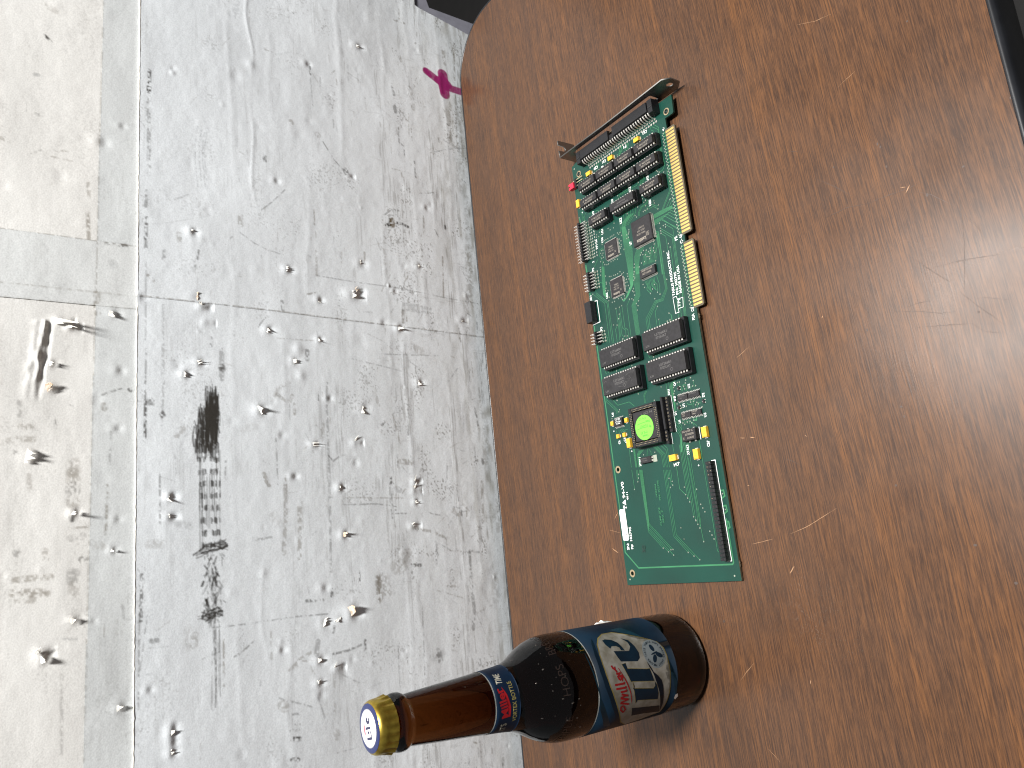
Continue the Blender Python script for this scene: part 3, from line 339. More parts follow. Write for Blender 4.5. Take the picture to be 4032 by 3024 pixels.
n1 = N.new('ShaderNodeTexNoise'); n1.inputs['Scale'].default_value = 900; n1.inputs['Detail'].default_value = 5; L.new(tc.outputs['Object'], n1.inputs['Vector'])
x = N.new('ShaderNodeMix'); x.data_type = 'RGBA'; x.blend_type = 'MULTIPLY'; x.inputs['Factor'].default_value = 1; L.new(at.outputs['Color'], x.inputs['A'])
r = N.new('ShaderNodeMapRange'); r.inputs['From Min'].default_value = .3; r.inputs['From Max'].default_value = .7; r.inputs['To Min'].default_value = .90; r.inputs['To Max'].default_value = 1.06; L.new(n1.outputs['Fac'], r.inputs['Value']); L.new(r.outputs['Result'], x.inputs['B']); L.new(x.outputs['Result'], b.inputs['Base Color'])
bp_ = N.new('ShaderNodeBump'); bp_.inputs['Strength'].default_value = .35; bp_.inputs['Distance'].default_value = .00022; L.new(n1.outputs['Fac'], bp_.inputs['Height']); L.new(bp_.outputs['Normal'], b.inputs['Normal'])
M['card'] = cd
M['core'] = vary(mat('torn_paper_core', (0.84, 0.82, 0.77), .75), 700, .12, bump=.4, bscale=1500)
M['coreb'] = vary(mat('torn_paper_brown', (0.55, 0.40, 0.27), .8), 500, .5, c2=(0.80, 0.74, 0.66), bump=.4, bscale=1500)
M['backing'] = vary(mat('grey_backing', (0.26, 0.26, 0.31), .7), 120, .15)
wall = bpy.data.objects.new('wall', None); COL.objects.link(wall); tag(wall, kind='structure')
ZC = 303.4
def notch(X, Z): return ~((X > np.interp(Z, [-40, -20, 38, 41.5], [270.5, 274, 285, 287])) & (Z < 41.5)) & (Z > -39)
seamL = lambda X, Z: X < np.interp(Z, [-40, -8, 216, 304], [-72.2, -71.6, -66.1, -65.3])
seamR = lambda X, Z: (X > np.interp(Z, [-40, -8, 216, 304], [-72.8, -72.2, -66.7, -65.9])) & notch(X, Z)
sheet('card_sheet', -600, -64, -40, ZC, WY, (0.685, 0.722, 0.757), wall, mask=seamL)
sheet('card_sheet', -74, 370, -40, ZC, WY-.35, (0.69, 0.727, 0.762), wall, mask=seamR)
sheet('card_sheet', -600, -65.6, ZC-2, 490, WY+1.9, (0.725, 0.722, 0.705), wall, dirt=.75, relief=.8, step=.8)
sheet('card_sheet', -66.2, 370, ZC-2, 490, WY+1.7, (0.735, 0.732, 0.715), wall, dirt=.6, relief=.8, step=.8)
tilt = lambda X, Z: Z < np.interp(X, [-540, -385, 181, 330], [332.4, 332.1, 329.6, 329])
sheet('tape_strip', -600, 370, ZC-2, 333, WY+1.45, (0.61, 0.635, 0.645), wall, dirt=.7, relief=.8, mask=tilt, step=.8)
sheet('tape_strip', -76.0, -25.6, ZC-1, 490, WY+1.25, (0.635, 0.655, 0.66), wall, dirt=.5, relief=.8, step=.8)
# cut edge of the lower sheets: a pale, slightly ragged lip
M['lip'] = vary(mat('cut_card_edge', (0.72, 0.70, 0.65), .7), 300, .35)
for xa, xb, dy in ((-600, -66.2, 0), (-66.0, 370, -.35)):
    e_ = MB(); k_ = 220; P = []
    for i in range(k_+1):
        xx = xa+(xb-xa)*i/k_; hh = (vnoise(np.array([xx]), np.array([ZC]), 95, 70, 1)[0]-.5)*2.0+(vnoise(np.array([xx]), np.array([ZC]), 34, 22, 2)[0]-.5)*.55
        P.append((xx, WY+dy-hh-.15, ZC-.5+rng.normal(0, .12)))
    e_.v += P+[(p[0], p[1]-.12, p[2]+.5) for p in P]+[(p[0], WY+4.5, p[2]+.9) for p in P]; n = k_+1
    for i in range(k_): 
        for q_ in (0, n): e_.f.append((q_+i, q_+i+1, q_+n+i+1, q_+n+i)); e_.mi.append(0)
    e_.obj('cut_edge', M['lip'], wall, smooth=True)
# grey backing board that shows past the cut-out at the lower right
MB().add([(p[0], yy, p[1]) for yy in (WY+1.6, WY+9) for p in ((268, -60), (291.3, -60), (291.3, 23), (299, 25.5), (372, 26), (372, 60), (268, 60))], [(0, 1, 2, 3, 4, 5, 6), (13, 12, 11, 10, 9, 8, 7)]+[(i, 7+i, 7+(i+1) % 7, (i+1) % 7) for i in range(7)]).obj('backing_board', M['backing'], wall)
MB().add([(p[0], yy, p[1]) for yy in (WY+9.5, WY+14) for p in ((-600, -40), (268, -40), (268, 58), (375, 58), (375, 490), (-600, 490))], [(0, 1, 2, 3, 4, 5), (11, 10, 9, 8, 7, 6)]+[(i, 6+i, 6+(i+1) % 6, (i+1) % 6) for i in range(6)]).obj('backing_board', M['backing'], wall)
# torn, curled bits of the facing: each its own little curled sheet
rf_ = random.Random(5)
for fx, fz, p_, w_, l_, k_, an in FLAPS:
    if p_ < 3: continue
    mb = MB(); a = math.radians(an); nu, nvv = 5, 6
    hh = (vnoise(np.array([fx]), np.array([fz]), 95, 70, 1)[0]-.5)*2.0+(vnoise(np.array([fx]), np.array([fz]), 34, 22, 2)[0]-.5)*.55+.35
    p_ = p_*rf_.uniform(.38, .66); w_ = w_*rf_.uniform(.6, 1.15); l_ = l_*rf_.uniform(.7, 1.25); a += rf_.uniform(-.5, .5); jag = [rf_.choice((.25, .5, .75, 1.0))*rf_.uniform(.8, 1.1) for _ in range(nu+1)]; skew = rf_.uniform(-.5, .5)
    for side in (0, .28):
        for i in range(nu+1):
            for j in range(nvv+1):
                s_ = i/nu-.5; t = j/nvv*jag[i]; ww = w_*(1-.45*t)
                lx = s_*ww+skew*w_*t+rf_.uniform(-.25, .25); lz = -l_*(.78*t+.22*math.sin(t*5+fx)*t)+.12*l_+rf_.uniform(-.12, .12); out_ = p_*(t**1.4)*(1+.5*s_*skew*2)+.35*math.sin(9*t+7*s_+fz)*t+side*.6
                mb.v.append((fx+lx*math.cos(a)-lz*math.sin(a), WY-hh-out_+.6, fz+lx*math.sin(a)+lz*math.cos(a)))
    K_ = (nu+1)*(nvv+1)
    for i in range(nu):
        for j in range(nvv):
            q0 = i*(nvv+1)+j; mb.f.append((q0, q0+1, q0+nvv+2, q0+nvv+1)); mb.f.append((K_+q0, K_+q0+nvv+1, K_+q0+nvv+2, K_+q0+1)); mb.mi += [0, 0]
    for j in range(nvv):
        for q0 in (j, nu*(nvv+1)+j): mb.f.append((q0, q0+1, K_+q0+1, K_+q0)); mb.mi.append(0)
    for i in range(nu): q0 = i*(nvv+1)+nvv; mb.f.append((q0, q0+nvv+1, K_+q0+nvv+1, K_+q0)); mb.mi.append(0)
    mb.obj('torn_flap', M['coreb' if k_ == 'b' else 'core'], wall)
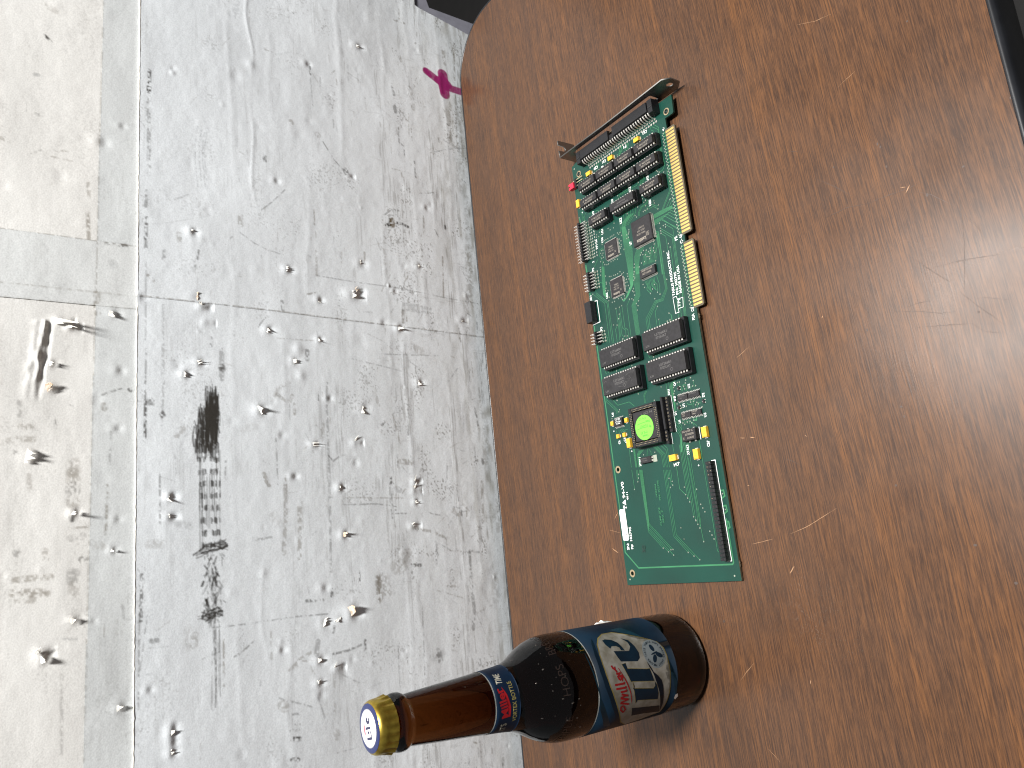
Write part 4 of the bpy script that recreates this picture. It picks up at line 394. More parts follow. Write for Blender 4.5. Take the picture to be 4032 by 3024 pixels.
# ------------------------------------------------------------------ the expansion card
card = bpy.data.objects.new('expansion_card', None); COL.objects.link(card)
EX, EY, EZ = [0.999934,0.0,0.011463], [-8e-06,1.0,0.000741], [-0.011463,-0.000741,0.999934]
card.matrix_world = Matrix(((EX[0], EY[0], EZ[0], 0), (EX[1], EY[1], EZ[1], 0), (EX[2], EY[2], EZ[2], 5.716*MM), (0, 0, 0, 1)))
tag(card, 'long green circuit board with gold edge fingers and steel bracket on the table', 'circuit board')
TRACES = [[0.9,[[-22.6,103.08],[-26.94,102.76]]],[0.9,[[-62.96,103.15],[-70.87,102.7]]],[0.9,[[-64.1,103.54],[-70.24,102.74]]],[0.9,[[-86.09,102.74],[-89.18,102.67]]],[0.9,[[-113.84,102.87],[-120.63,102.82],[-171.32,102.02],[-227.56,101.85],[-278.99,101.44],[-288.63,102.02],[-300.4,90.18],[-301.79,5.17],[-300.78,4.16],[-272.9,4.29]]],[0.28,[[-138.61,103.38],[-148.48,102.38]]],[0.26,[[-70.91,85.31],[-82.71,87.31],[-93.1,87.79],[-97.14,84.68]]],[0.26,[[-71.04,84.95],[-82.88,86.83],[-92.95,87.45],[-96.99,84.35]]],[0.26,[[-71.18,84.59],[-83.05,86.35],[-92.8,87.1],[-96.83,84.01]]],[0.26,[[-71.31,84.23],[-83.22,85.87],[-92.65,86.76],[-96.68,83.68]]],[0.26,[[-71.45,83.88],[-83.39,85.38],[-92.49,86.41],[-96.53,83.35]]],[0.26,[[-71.58,83.52],[-83.56,84.9],[-92.34,86.07],[-96.38,83.02]]],[0.26,[[-71.72,83.16],[-83.73,84.42],[-92.19,85.72],[-96.22,82.68]]],[0.26,[[-71.85,82.8],[-83.9,83.94],[-92.04,85.38],[-96.07,82.35]]],[0.26,[[-49.66,58.45],[-66.47,58.71],[-78.67,58.09],[-88.92,58.18],[-96.09,57.89],[-103.9,64.85],[-104.27,68.42]]],[0.26,[[-49.65,58.12],[-66.75,58.0],[-78.87,57.56],[-89.06,57.78],[-96.11,57.64],[-103.79,64.55],[-104.4,68.3]]],[0.26,[[-49.65,57.79],[-67.03,57.29],[-79.07,57.03],[-89.21,57.38],[-96.12,57.39],[-103.67,64.25],[-104.52,68.17]]],[0.26,[[-49.64,57.45],[-67.32,56.57],[-79.27,56.51],[-89.35,56.98],[-96.14,57.14],[-103.56,63.96],[-104.65,68.05]]],[0.26,[[-49.63,57.12],[-67.6,55.86],[-79.47,55.98],[-89.5,56.58],[-96.16,56.89],[-103.45,63.66],[-104.78,67.93]]],[0.26,[[-49.62,56.79],[-67.88,55.15],[-79.67,55.45],[-89.64,56.18],[-96.17,56.64],[-103.33,63.36],[-104.91,67.8]]],[0.26,[[-49.62,56.46],[-68.16,54.44],[-79.86,54.92],[-89.79,55.78],[-96.19,56.4],[-103.22,63.06],[-105.03,67.68]]],[0.26,[[-49.61,56.13],[-68.44,53.73],[-80.06,54.39],[-89.93,55.38],[-96.2,56.15],[-103.1,62.76],[-105.16,67.55]]],[0.26,[[-49.6,55.8],[-68.72,53.02],[-80.26,53.86],[-90.08,54.98],[-96.22,55.9],[-102.99,62.46],[-105.29,67.43]]],[0.26,[[-49.59,55.46],[-69.01,52.3],[-80.46,53.34],[-90.22,54.58],[-96.24,55.65],[-102.88,62.17],[-105.42,67.31]]],[0.26,[[-49.59,55.13],[-69.29,51.59],[-80.66,52.81],[-90.37,54.18],[-96.25,55.4],[-102.76,61.87],[-105.54,67.18]]],[0.26,[[-49.58,54.8],[-69.57,50.88],[-80.86,52.28],[-90.51,53.78],[-96.27,55.15],[-102.65,61.57],[-105.67,67.06]]],[0.26,[[-43.13,49.16],[-46.26,56.89],[-49.66,58.45]]],[0.26,[[-43.27,48.11],[-46.46,56.05],[-49.64,57.72]]],[0.26,[[-43.41,47.06],[-46.66,55.21],[-49.63,56.99]]],[0.26,[[-43.54,46.02],[-46.85,54.38],[-49.61,56.26]]],[0.26,[[-43.68,44.97],[-47.05,53.54],[-49.6,55.53]]],[0.26,[[-43.82,43.92],[-47.25,52.7],[-49.58,54.8]]],[0.26,[[-83.74,50.98],[-88.91,51.67],[-94.63,53.8],[-104.06,53.49],[-111.32,59.59],[-134.49,59.33]]],[0.26,[[-84.05,50.15],[-89.54,50.92],[-94.85,52.77],[-104.59,52.77],[-111.34,58.76],[-134.46,58.6]]],[0.26,[[-84.36,49.32],[-90.17,50.17],[-95.07,51.75],[-105.12,52.05],[-111.36,57.93],[-134.43,57.87]]],[0.26,[[-84.68,48.48],[-90.8,49.43],[-95.3,50.72],[-105.65,51.34],[-111.39,57.11],[-134.4,57.14]]],[0.26,[[-84.99,47.65],[-91.43,48.68],[-95.52,49.7],[-106.18,50.62],[-111.41,56.28],[-134.37,56.41]]],[0.26,[[-85.3,46.82],[-92.06,47.93],[-95.74,48.67],[-106.71,49.9],[-111.43,55.45],[-134.34,55.68]]],[0.26,[[-71.69,46.23],[-77.07,50.14],[-83.94,50.14],[-89.95,50.37]]],[0.26,[[-71.83,45.22],[-77.23,49.32],[-83.92,49.65],[-90.01,49.93]]],[0.26,[[-71.97,44.22],[-77.39,48.49],[-83.9,49.16],[-90.08,49.5]]],[0.26,[[-72.11,43.21],[-77.55,47.67],[-83.88,48.67],[-90.14,49.06]]],[0.26,[[-72.26,42.21],[-77.72,46.85],[-83.85,48.18],[-90.2,48.62]]],[0.26,[[-72.4,41.2],[-77.88,46.03],[-83.83,47.69],[-90.26,48.18]]],[0.26,[[-72.54,40.2],[-78.04,45.2],[-83.81,47.2],[-90.33,47.75]]],[0.26,[[-72.68,39.19],[-78.2,44.38],[-83.79,46.71],[-90.39,47.31]]],[0.28,[[-88.78,99.35],[-100.07,87.66],[-131.89,88.1]]],[0.28,[[-90.19,95.76],[-100.95,85.01],[-132.67,85.38]]],[0.28,[[-85.83,95.73],[-88.95,95.51],[-100.51,83.75],[-133.16,83.65]]],[0.28,[[-108.29,76.14],[-128.78,76.35],[-132.81,77.41]]],[0.28,[[-108.61,72.35],[-124.53,72.46],[-127.29,69.48],[-133.69,70.01]]],[0.28,[[-108.02,69.68],[-125.39,69.86],[-127.66,67.06],[-133.94,67.32]]],[0.28,[[-105.92,60.74],[-109.72,64.48],[-133.61,64.78]]],[0.28,[[-113.62,73.75],[-129.49,73.95],[-131.41,72.31],[-133.85,72.55]]],[0.28,[[-121.22,77.41],[-123.75,79.87],[-133.55,79.86]]],[0.28,[[-116.94,74.77],[-130.77,75.73]]],[0.28,[[-79.68,92.6],[-83.71,87.67]]],[0.28,[[-124.44,91.13],[-127.81,89.67],[-131.04,91.1]]],[0.26,[[-53.64,25.46],[-53.56,16.72],[-54.42,7.28]]],[0.26,[[-54.08,25.47],[-54.04,16.44],[-54.75,7.2]]],[0.26,[[-54.53,25.49],[-54.52,16.16],[-55.08,7.12]]],[0.26,[[-54.97,25.5],[-55.0,15.88],[-55.41,7.04]]],[0.26,[[-55.41,25.51],[-55.47,15.6],[-55.73,6.95]]],[0.26,[[-55.86,25.53],[-55.95,15.32],[-56.06,6.87]]],[0.26,[[-56.3,25.54],[-56.43,15.04],[-56.39,6.79]]],[0.26,[[-57.78,25.83],[-58.27,10.05]]],[0.26,[[-58.42,25.9],[-58.8,12.18]]],[0.26,[[-59.05,25.98],[-59.32,14.3]]],[0.26,[[-59.69,26.05],[-59.84,16.43]]],[0.26,[[-60.33,26.12],[-60.37,18.55]]],[0.28,[[-55.94,7.8],[-58.49,4.81]]],[0.28,[[-57.46,9.88],[-57.61,8.37],[-61.23,4.5]]],[0.28,[[-57.87,11.75],[-58.18,10.25],[-63.79,4.58]]],[0.28,[[-58.44,13.65],[-58.82,12.39],[-66.19,4.64]]],[0.28,[[-58.66,16.39],[-59.22,14.71],[-68.98,4.55]]],[0.28,[[-60.37,18.55],[-71.5,5.94]]],[0.28,[[-59.9,18.0],[-73.67,4.86]]],[0.28,[[-61.32,26.32],[-61.23,21.92],[-61.94,20.92]]],[0.26,[[-53.15,16.71],[-42.8,7.19],[-27.88,6.85],[-25.77,4.63]]],[0.26,[[-53.52,15.87],[-43.34,6.42],[-32.56,6.01],[-32.54,4.22]]],[0.28,[[-53.6,12.67],[-49.19,7.98]]],[0.28,[[-54.21,10.11],[-49.5,5.39]]],[0.28,[[-54.77,8.45],[-53.16,5.04]]],[0.28,[[-66.43,26.42],[-65.88,25.62],[-67.83,23.48],[-99.72,23.59]]],[0.28,[[-67.18,26.34],[-70.17,25.1],[-99.11,25.27]]],[0.28,[[-69.85,25.87],[-77.69,25.7],[-81.0,29.36]]],[0.28,[[-67.79,24.85],[-69.72,24.46],[-98.88,25.9]]],[0.28,[[-69.78,20.91],[-73.44,17.14],[-84.55,17.16]]],[0.28,[[-67.76,20.87],[-76.65,11.66],[-97.8,12.16],[-103.83,12.31]]],[0.28,[[-65.79,20.92],[-75.87,10.54],[-104.2,11.3]]],[0.28,[[-65.12,15.68],[-70.77,9.72],[-104.56,10.3]]],[0.28,[[-82.8,14.59],[-101.56,14.89]]],[0.28,[[-106.52,15.24],[-133.81,17.12]]],[0.28,[[-107.47,12.61],[-134.13,14.53]]],[0.28,[[-108.4,10.0],[-134.26,12.01]]],[0.28,[[-114.39,10.16],[-134.67,11.24]]],[0.28,[[-114.81,8.96],[-138.18,10.57]]],[0.28,[[-129.99,22.86],[-134.23,23.28]]],[0.28,[[-128.32,24.94],[-129.64,23.44],[-134.17,23.49]]],[0.26,[[-66.88,24.82],[-97.17,25.02],[-109.98,24.7],[-115.89,30.28],[-115.43,36.12],[-125.36,47.41],[-133.26,47.47]]],[0.26,[[-67.09,23.87],[-97.42,24.34],[-110.25,23.94],[-116.72,29.47],[-116.26,35.54],[-126.02,45.91],[-133.32,46.02]]],[0.26,[[-67.29,22.91],[-97.67,23.66],[-110.51,23.17],[-117.54,28.66],[-117.09,34.96],[-126.67,44.42],[-133.38,44.56]]],[0.28,[[-120.06,34.57],[-123.17,37.68],[-133.91,37.87]]],[0.28,[[-129.54,35.2],[-133.89,35.5]]],[0.28,[[-86.32,41.93],[-82.79,42.05],[-79.05,40.68]]],[0.28,[[-86.43,40.82],[-82.83,40.71],[-77.87,39.31]]],[0.28,[[-86.53,39.71],[-82.87,39.38],[-76.7,37.94]]],[0.28,[[-86.64,38.6],[-82.92,38.06],[-75.53,36.57]]],[0.28,[[-86.75,37.5],[-82.96,36.74],[-78.38,36.02]]],[0.28,[[-86.86,36.4],[-83.0,35.42],[-77.21,34.66]]],[0.28,[[-86.96,35.31],[-83.05,34.11],[-76.05,33.31]]],[0.28,[[-87.07,34.21],[-83.09,32.81],[-74.89,31.96]]],[0.28,[[-87.17,33.13],[-83.13,31.51],[-77.72,31.42]]],[0.28,[[-87.28,32.04],[-83.17,30.21],[-76.56,30.08]]],[0.28,[[-87.39,30.96],[-83.21,28.92],[-75.41,28.74]]],[0.28,[[-87.49,29.88],[-83.26,27.63],[-74.26,27.41]]],[0.28,[[-98.33,42.8],[-101.86,41.46],[-104.69,41.01]]],[0.28,[[-98.34,41.47],[-103.26,40.52],[-105.8,40.01]]],[0.28,[[-98.35,40.14],[-104.65,39.58],[-106.9,39.02]]],[0.28,[[-98.37,38.82],[-106.04,38.64],[-108.0,38.03]]],[0.28,[[-98.38,37.5],[-103.46,36.91],[-104.85,36.19]]],[0.28,[[-98.4,36.19],[-104.84,35.99],[-105.95,35.21]]],[0.28,[[-98.41,34.89],[-106.23,35.06],[-107.04,34.23]]],[0.28,[[-98.42,33.59],[-107.6,34.14],[-108.13,33.25]]],[0.28,[[-103.12,42.22],[-105.07,42.1],[-108.7,39.28]]],[0.28,[[-99.44,35.4],[-104.46,31.92],[-110.1,32.56]]],[0.28,[[-97.96,31.1],[-105.27,29.61],[-112.08,30.49]]],[0.28,[[-151.63,49.95],[-153.26,49.97],[-154.44,48.9]]],[0.28,[[-151.68,47.03],[-153.3,47.06],[-154.47,45.99]]],[0.28,[[-151.72,44.14],[-153.34,44.17],[-154.51,43.12]]],[0.28,[[-151.77,41.28],[-153.38,41.31],[-154.55,40.26]]],[0.28,[[-151.82,38.43],[-153.42,38.47],[-154.58,37.43]]],[0.28,[[-151.87,35.62],[-153.46,35.65],[-154.62,34.62]]],[0.28,[[-151.91,32.82],[-153.5,32.85],[-154.65,31.84]]],[0.28,[[-151.96,30.04],[-153.54,30.08],[-154.69,29.07]]],[0.28,[[-152.01,27.29],[-153.58,27.33],[-154.72,26.33]]],[0.28,[[-152.05,24.56],[-153.62,24.6],[-154.76,23.61]]],[0.28,[[-151.97,96.99],[-153.41,96.92],[-154.43,95.98]]],[0.28,[[-152.01,94.01],[-153.44,93.95],[-154.46,93.01]]],[0.28,[[-152.05,91.06],[-153.48,91.0],[-154.5,90.07]]],[0.28,[[-152.1,88.13],[-153.52,88.08],[-154.53,87.16]]],[0.28,[[-152.14,85.23],[-153.55,85.18],[-154.56,84.26]]],[0.28,[[-152.18,82.35],[-153.59,82.3],[-154.59,81.39]]],[0.28,[[-152.22,79.49],[-153.62,79.44],[-154.63,78.54]]],[0.28,[[-152.26,76.65],[-153.66,76.6],[-154.66,75.71]]],[0.28,[[-152.3,73.84],[-153.7,73.79],[-154.69,72.91]]],[0.28,[[-152.34,71.04],[-153.73,71.0],[-154.72,70.13]]],[0.28,[[-172.12,100.05],[-175.36,100.43],[-184.55,90.79],[-186.57,90.94]]],[0.28,[[-173.81,99.75],[-184.04,89.52],[-186.45,89.79]]],[0.28,[[-174.55,93.98],[-180.66,88.49],[-180.8,75.97],[-185.12,71.21]]],[0.28,[[-176.73,58.06],[-179.25,60.46],[-184.97,60.76]]],[0.28,[[-176.99,56.94],[-179.6,59.68],[-185.01,59.82]]],[0.28,[[-184.52,87.22],[-186.65,87.13]]],[0.28,[[-175.05,65.33],[-176.89,65.6]]],[0.28,[[-174.09,88.05],[-176.85,88.4]]],[0.28,[[-199.11,93.42],[-201.34,94.63]]],[0.28,[[-199.23,90.9],[-202.19,90.98]]],[0.28,[[-199.12,89.61],[-201.67,88.1]]],[0.28,[[-199.18,88.36],[-201.06,86.72],[-201.93,83.9]]],[0.28,[[-198.95,86.8],[-200.4,85.59],[-200.28,81.59]]],[0.28,[[-214.16,82.87],[-228.37,83.26]]],[0.26,[[-215.54,78.65],[-229.01,78.93]]],[0.26,[[-215.61,78.21],[-229.08,78.46]]],[0.26,[[-215.69,77.78],[-229.15,77.99]]],[0.26,[[-215.76,77.34],[-229.22,77.52]]],[0.26,[[-217.11,72.32],[-220.28,75.59],[-229.48,75.76]]],[0.26,[[-217.25,71.22],[-220.37,75.01],[-229.56,75.18]]],[0.26,[[-217.39,70.13],[-220.47,74.43],[-229.65,74.61]]],[0.26,[[-217.53,69.03],[-220.56,73.85],[-229.74,74.03]]],[0.26,[[-217.67,67.94],[-220.65,73.27],[-229.82,73.45]]],[0.28,[[-217.75,64.44],[-222.67,65.9]]],[0.28,[[-217.78,63.28],[-220.39,61.49],[-222.71,61.5]]],[0.26,[[-217.28,58.34],[-224.26,51.82],[-233.03,51.59]]],[0.26,[[-217.37,57.14],[-224.25,50.56],[-233.22,50.3]]],[0.26,[[-217.47,55.95],[-224.23,49.29],[-233.41,49.02]]],[0.26,[[-217.56,54.75],[-224.22,48.03],[-233.6,47.73]]],[0.28,[[-217.52,51.13],[-221.82,46.88],[-233.88,45.82]]],[0.28,[[-217.33,48.41],[-220.43,45.5],[-226.3,45.15]]],[0.28,[[-217.12,40.23],[-226.52,39.76]]],[0.28,[[-200.66,34.65],[-203.26,32.16],[-207.84,29.26],[-225.38,32.42]]],[0.28,[[-203.06,34.79],[-205.54,32.37],[-209.68,29.98],[-225.34,32.71]]],[0.28,[[-205.46,34.93],[-207.81,32.58],[-211.53,30.69],[-225.29,33.0]]],[0.28,[[-207.85,35.07],[-210.08,32.78],[-213.38,31.41],[-225.24,33.28]]],[0.28,[[-210.24,35.22],[-212.35,32.99],[-215.23,32.13],[-225.2,33.57]]],[0.26,[[-176.57,32.79],[-178.99,34.38],[-192.47,33.41],[-197.01,33.47]]],[0.26,[[-176.25,31.75],[-179.03,33.84],[-191.9,33.02],[-196.88,33.34]]],[0.26,[[-175.93,30.7],[-179.08,33.3],[-191.33,32.64],[-196.75,33.2]]],[0.26,[[-175.6,29.66],[-179.12,32.77],[-190.77,32.25],[-196.61,33.06]]],[0.26,[[-175.28,28.61],[-179.17,32.23],[-190.2,31.87],[-196.48,32.93]]],[0.26,[[-219.12,30.3],[-225.78,29.98]]],[0.26,[[-219.33,29.09],[-225.98,28.77]]],[0.26,[[-219.54,27.88],[-226.18,27.56]]],[0.26,[[-219.75,26.66],[-226.37,26.36]]],[0.26,[[-219.96,25.45],[-226.57,25.15]]],[0.28,[[-220.04,16.06],[-228.12,15.71]]],[0.28,[[-175.41,37.62],[-183.66,37.74]]],[0.28,[[-175.39,34.96],[-180.94,35.21]]],[0.28,[[-174.94,19.37],[-177.81,19.54]]],[0.28,[[-179.7,13.07],[-184.19,12.96]]],[0.28,[[-177.75,27.18],[-180.64,26.69]]],[0.28,[[-177.93,25.07],[-181.28,25.33]]],[0.28,[[-184.8,24.14],[-182.14,24.44],[-180.36,22.38],[-181.24,20.03],[-185.42,20.05]]],[0.28,[[-181.58,22.0],[-184.49,24.07]]],[0.28,[[-183.67,21.37],[-185.1,21.45]]],[0.28,[[-184.88,16.82],[-183.59,15.52],[-183.3,14.01]]],[0.28,[[-193.43,21.48],[-194.57,20.67],[-195.25,17.49],[-192.3,16.48]]],[0.28,[[-191.34,17.93],[-193.52,18.17]]],[0.28,[[-191.91,13.93],[-196.07,16.63],[-197.63,16.75]]],[0.28,[[-194.97,12.93],[-196.03,9.51]]],[0.28,[[-195.62,12.86],[-198.12,12.97]]],[0.28,[[-196.11,31.56],[-196.89,27.88]]],[0.28,[[-204.0,27.63],[-206.8,27.99]]],[0.28,[[-204.32,26.01],[-207.19,25.97]]],[0.28,[[-204.64,24.4],[-207.27,25.57]]],[0.28,[[-204.8,23.6],[-207.55,24.16]]],[0.28,[[-205.03,22.4],[-208.01,21.76]]],[0.28,[[-206.03,21.36],[-207.48,19.59],[-209.61,18.38]]],[0.28,[[-206.8,19.86],[-210.21,16.06]]],[0.7,[[-204.08,17.66],[-205.94,17.84]]],[0.9,[[-204.6,15.11],[-206.41,15.48],[-206.13,17.67]]],[0.26,[[-231.35,75.63],[-275.68,75.14]]],[0.26,[[-231.42,75.13],[-274.87,74.81]]],[0.26,[[-231.49,74.63],[-274.06,74.48]]],[0.26,[[-231.56,74.13],[-273.25,74.15]]],[0.26,[[-231.64,73.63],[-272.45,73.81]]],[0.26,[[-231.71,73.13],[-271.64,73.48]]],[0.26,[[-231.78,72.63],[-270.83,73.15]]],[0.28,[[-275.72,75.15],[-288.08,62.94]]],[0.28,[[-274.47,74.53],[-290.86,58.46]]],[0.28,[[-273.21,74.09],[-293.28,54.19]]],[0.28,[[-271.65,73.4],[-289.46,55.78]]],[0.28,[[-270.66,72.84],[-289.51,53.94]]],[0.26,[[-234.77,51.92],[-280.83,51.65]]],[0.26,[[-234.95,50.63],[-280.47,50.25]]],[0.26,[[-235.14,49.34],[-280.11,48.85]]],[0.28,[[-281.05,51.27],[-292.22,40.56]]],[0.28,[[-280.67,50.12],[-294.9,35.99]]],[0.28,[[-280.15,48.73],[-297.53,31.49]]],[0.26,[[-230.91,78.65],[-239.26,78.88]]],[0.26,[[-231.03,77.84],[-238.04,78.04]]],[0.26,[[-231.15,77.02],[-236.82,77.2]]],[0.28,[[-230.25,83.22],[-244.1,82.97]]],[0.28,[[-235.51,46.78],[-245.1,46.76],[-246.29,45.49]]],[0.28,[[-235.73,45.29],[-243.69,45.39]]],[0.28,[[-236.58,39.42],[-249.48,39.71],[-253.74,35.53]]],[0.28,[[-235.33,48.06],[-241.12,47.92]]],[0.28,[[-219.85,33.99],[-256.34,33.67]]],[0.28,[[-220.06,32.75],[-259.27,32.41]]],[0.28,[[-220.27,31.53],[-269.23,30.96]]],[0.28,[[-220.52,30.1],[-271.49,29.6]]],[0.28,[[-220.75,28.76],[-264.41,27.34]]],[0.28,[[-264.41,27.34],[-274.46,28.32]]],[0.28,[[-228.13,26.03],[-272.15,25.71],[-276.99,27.1]]],[0.28,[[-230.36,27.73],[-272.08,26.5],[-285.87,25.74]]],[0.28,[[-222.94,15.99],[-273.37,15.33],[-292.52,15.41],[-293.6,14.49]]],[0.28,[[-233.6,39.57],[-249.55,39.62],[-254.01,35.06]]],[0.28,[[7.6,77.81],[10.24,75.91],[13.54,74.54]]],[0.28,[[7.57,76.15],[10.21,74.25],[13.36,72.92]]],[0.28,[[7.31,74.82],[9.94,72.93],[12.94,71.62]]],[0.28,[[6.31,62.52],[8.9,60.68],[11.71,59.43]]],[0.28,[[6.64,50.88],[9.18,49.08],[11.81,47.89]]],[0.28,[[6.61,49.33],[9.16,47.54],[11.64,46.37]]],[0.28,[[6.48,48.32],[9.03,46.53],[11.36,45.4]]],[0.28,[[6.53,43.2],[9.06,41.43],[11.24,40.34]]],[0.28,[[6.28,41.23],[8.79,39.47],[10.83,38.41]]],[0.28,[[13.06,48.74],[8.37,48.64]]],[0.28,[[13.69,45.53],[10.32,46.45],[6.75,49.99]]],[0.28,[[9.69,43.76],[5.94,50.67]]],[0.28,[[12.16,39.72],[6.5,39.84]]],[0.28,[[9.19,42.08],[6.36,42.14]]],[0.28,[[13.89,10.99],[10.78,11.38],[7.06,7.96],[2.76,8.14]]],[0.28,[[13.74,14.07],[10.6,13.76],[5.52,8.5],[-6.68,8.22],[-12.35,8.45],[-22.86,7.64],[-25.65,10.69],[-25.53,13.86]]],[0.28,[[13.2,15.12],[8.73,15.08],[6.24,12.53]]],[0.28,[[-25.03,4.71],[-27.67,6.59],[-33.41,6.41]]],[0.28,[[-7.23,8.56],[-9.42,9.92]]],[0.28,[[-17.98,99.86],[-28.17,98.95]]],[0.28,[[-18.14,98.15],[-20.42,98.88],[-28.18,97.52]]],[0.28,[[-21.6,94.8],[-24.28,97.33],[-27.93,97.18]]],[0.28,[[-23.53,91.76],[-24.69,90.01],[-23.51,86.42]]],[0.28,[[-24.78,84.44],[-25.23,81.21],[-27.6,78.93]]],[0.28,[[-36.69,65.19],[-42.88,65.37]]],[0.28,[[-40.44,59.18],[-51.71,59.62],[-53.42,62.27]]],[0.28,[[-42.26,56.72],[-47.74,57.05]]],[0.28,[[-40.66,54.37],[-45.88,54.39]]],[0.28,[[-41.72,80.34],[-45.64,81.11],[-48.84,85.56]]],[0.28,[[-40.98,82.1],[-43.23,82.27]]],[0.28,[[-63.85,88.51],[-68.39,93.81]]],[0.28,[[-56.77,81.13],[-57.25,84.75],[-61.33,86.1],[-66.4,83.84],[-77.82,83.66]]],[0.28,[[-57.67,80.77],[-58.16,84.39]]],[0.28,[[-22.52,7.56],[-25.51,10.2],[-25.62,13.64]]],[0.28,[[-8.53,9.5],[-17.02,8.48],[-22.52,7.56]]],[0.28,[[-23.72,34.99],[-24.91,37.18],[-24.61,42.55]]],[0.28,[[-23.54,44.83],[-23.58,54.47],[-23.84,57.61]]],[0.28,[[-24.83,46.09],[-24.27,54.61],[-26.19,57.05],[-26.15,59.63]]],[0.28,[[-35.08,34.36],[-38.64,34.59]]],[0.28,[[-21.22,29.41],[-26.38,34.06]]],[0.28,[[-21.65,28.54],[-27.01,32.74]]],[0.28,[[-22.74,27.8],[-27.09,31.79]]],[0.28,[[-22.42,32.3],[-24.65,32.27],[-26.17,34.51]]],[0.28,[[-40.42,28.27],[-42.3,30.54],[-42.48,35.84],[-46.0,39.45],[-48.19,39.41]]],[0.28,[[-41.29,27.97],[-42.86,29.7],[-43.21,35.02],[-46.4,38.56],[-48.57,38.51]]],[0.28,[[-48.63,31.81],[-45.69,30.27],[-45.59,24.84],[-48.53,21.49],[-48.58,18.97]]],[0.28,[[-47.26,29.17],[-47.55,24.07],[-51.24,20.2]]],[0.28,[[-39.47,51.95],[-43.31,51.71],[-49.87,57.31]]],[0.28,[[-39.57,49.35],[-43.63,49.26],[-50.05,55.83]]],[0.28,[[-39.67,46.77],[-43.95,46.83],[-50.23,54.34]]],[0.28,[[-39.77,44.21],[-44.27,44.42],[-50.41,52.87]]],[0.28,[[-39.87,41.67],[-44.58,42.02],[-50.58,51.4]]]]
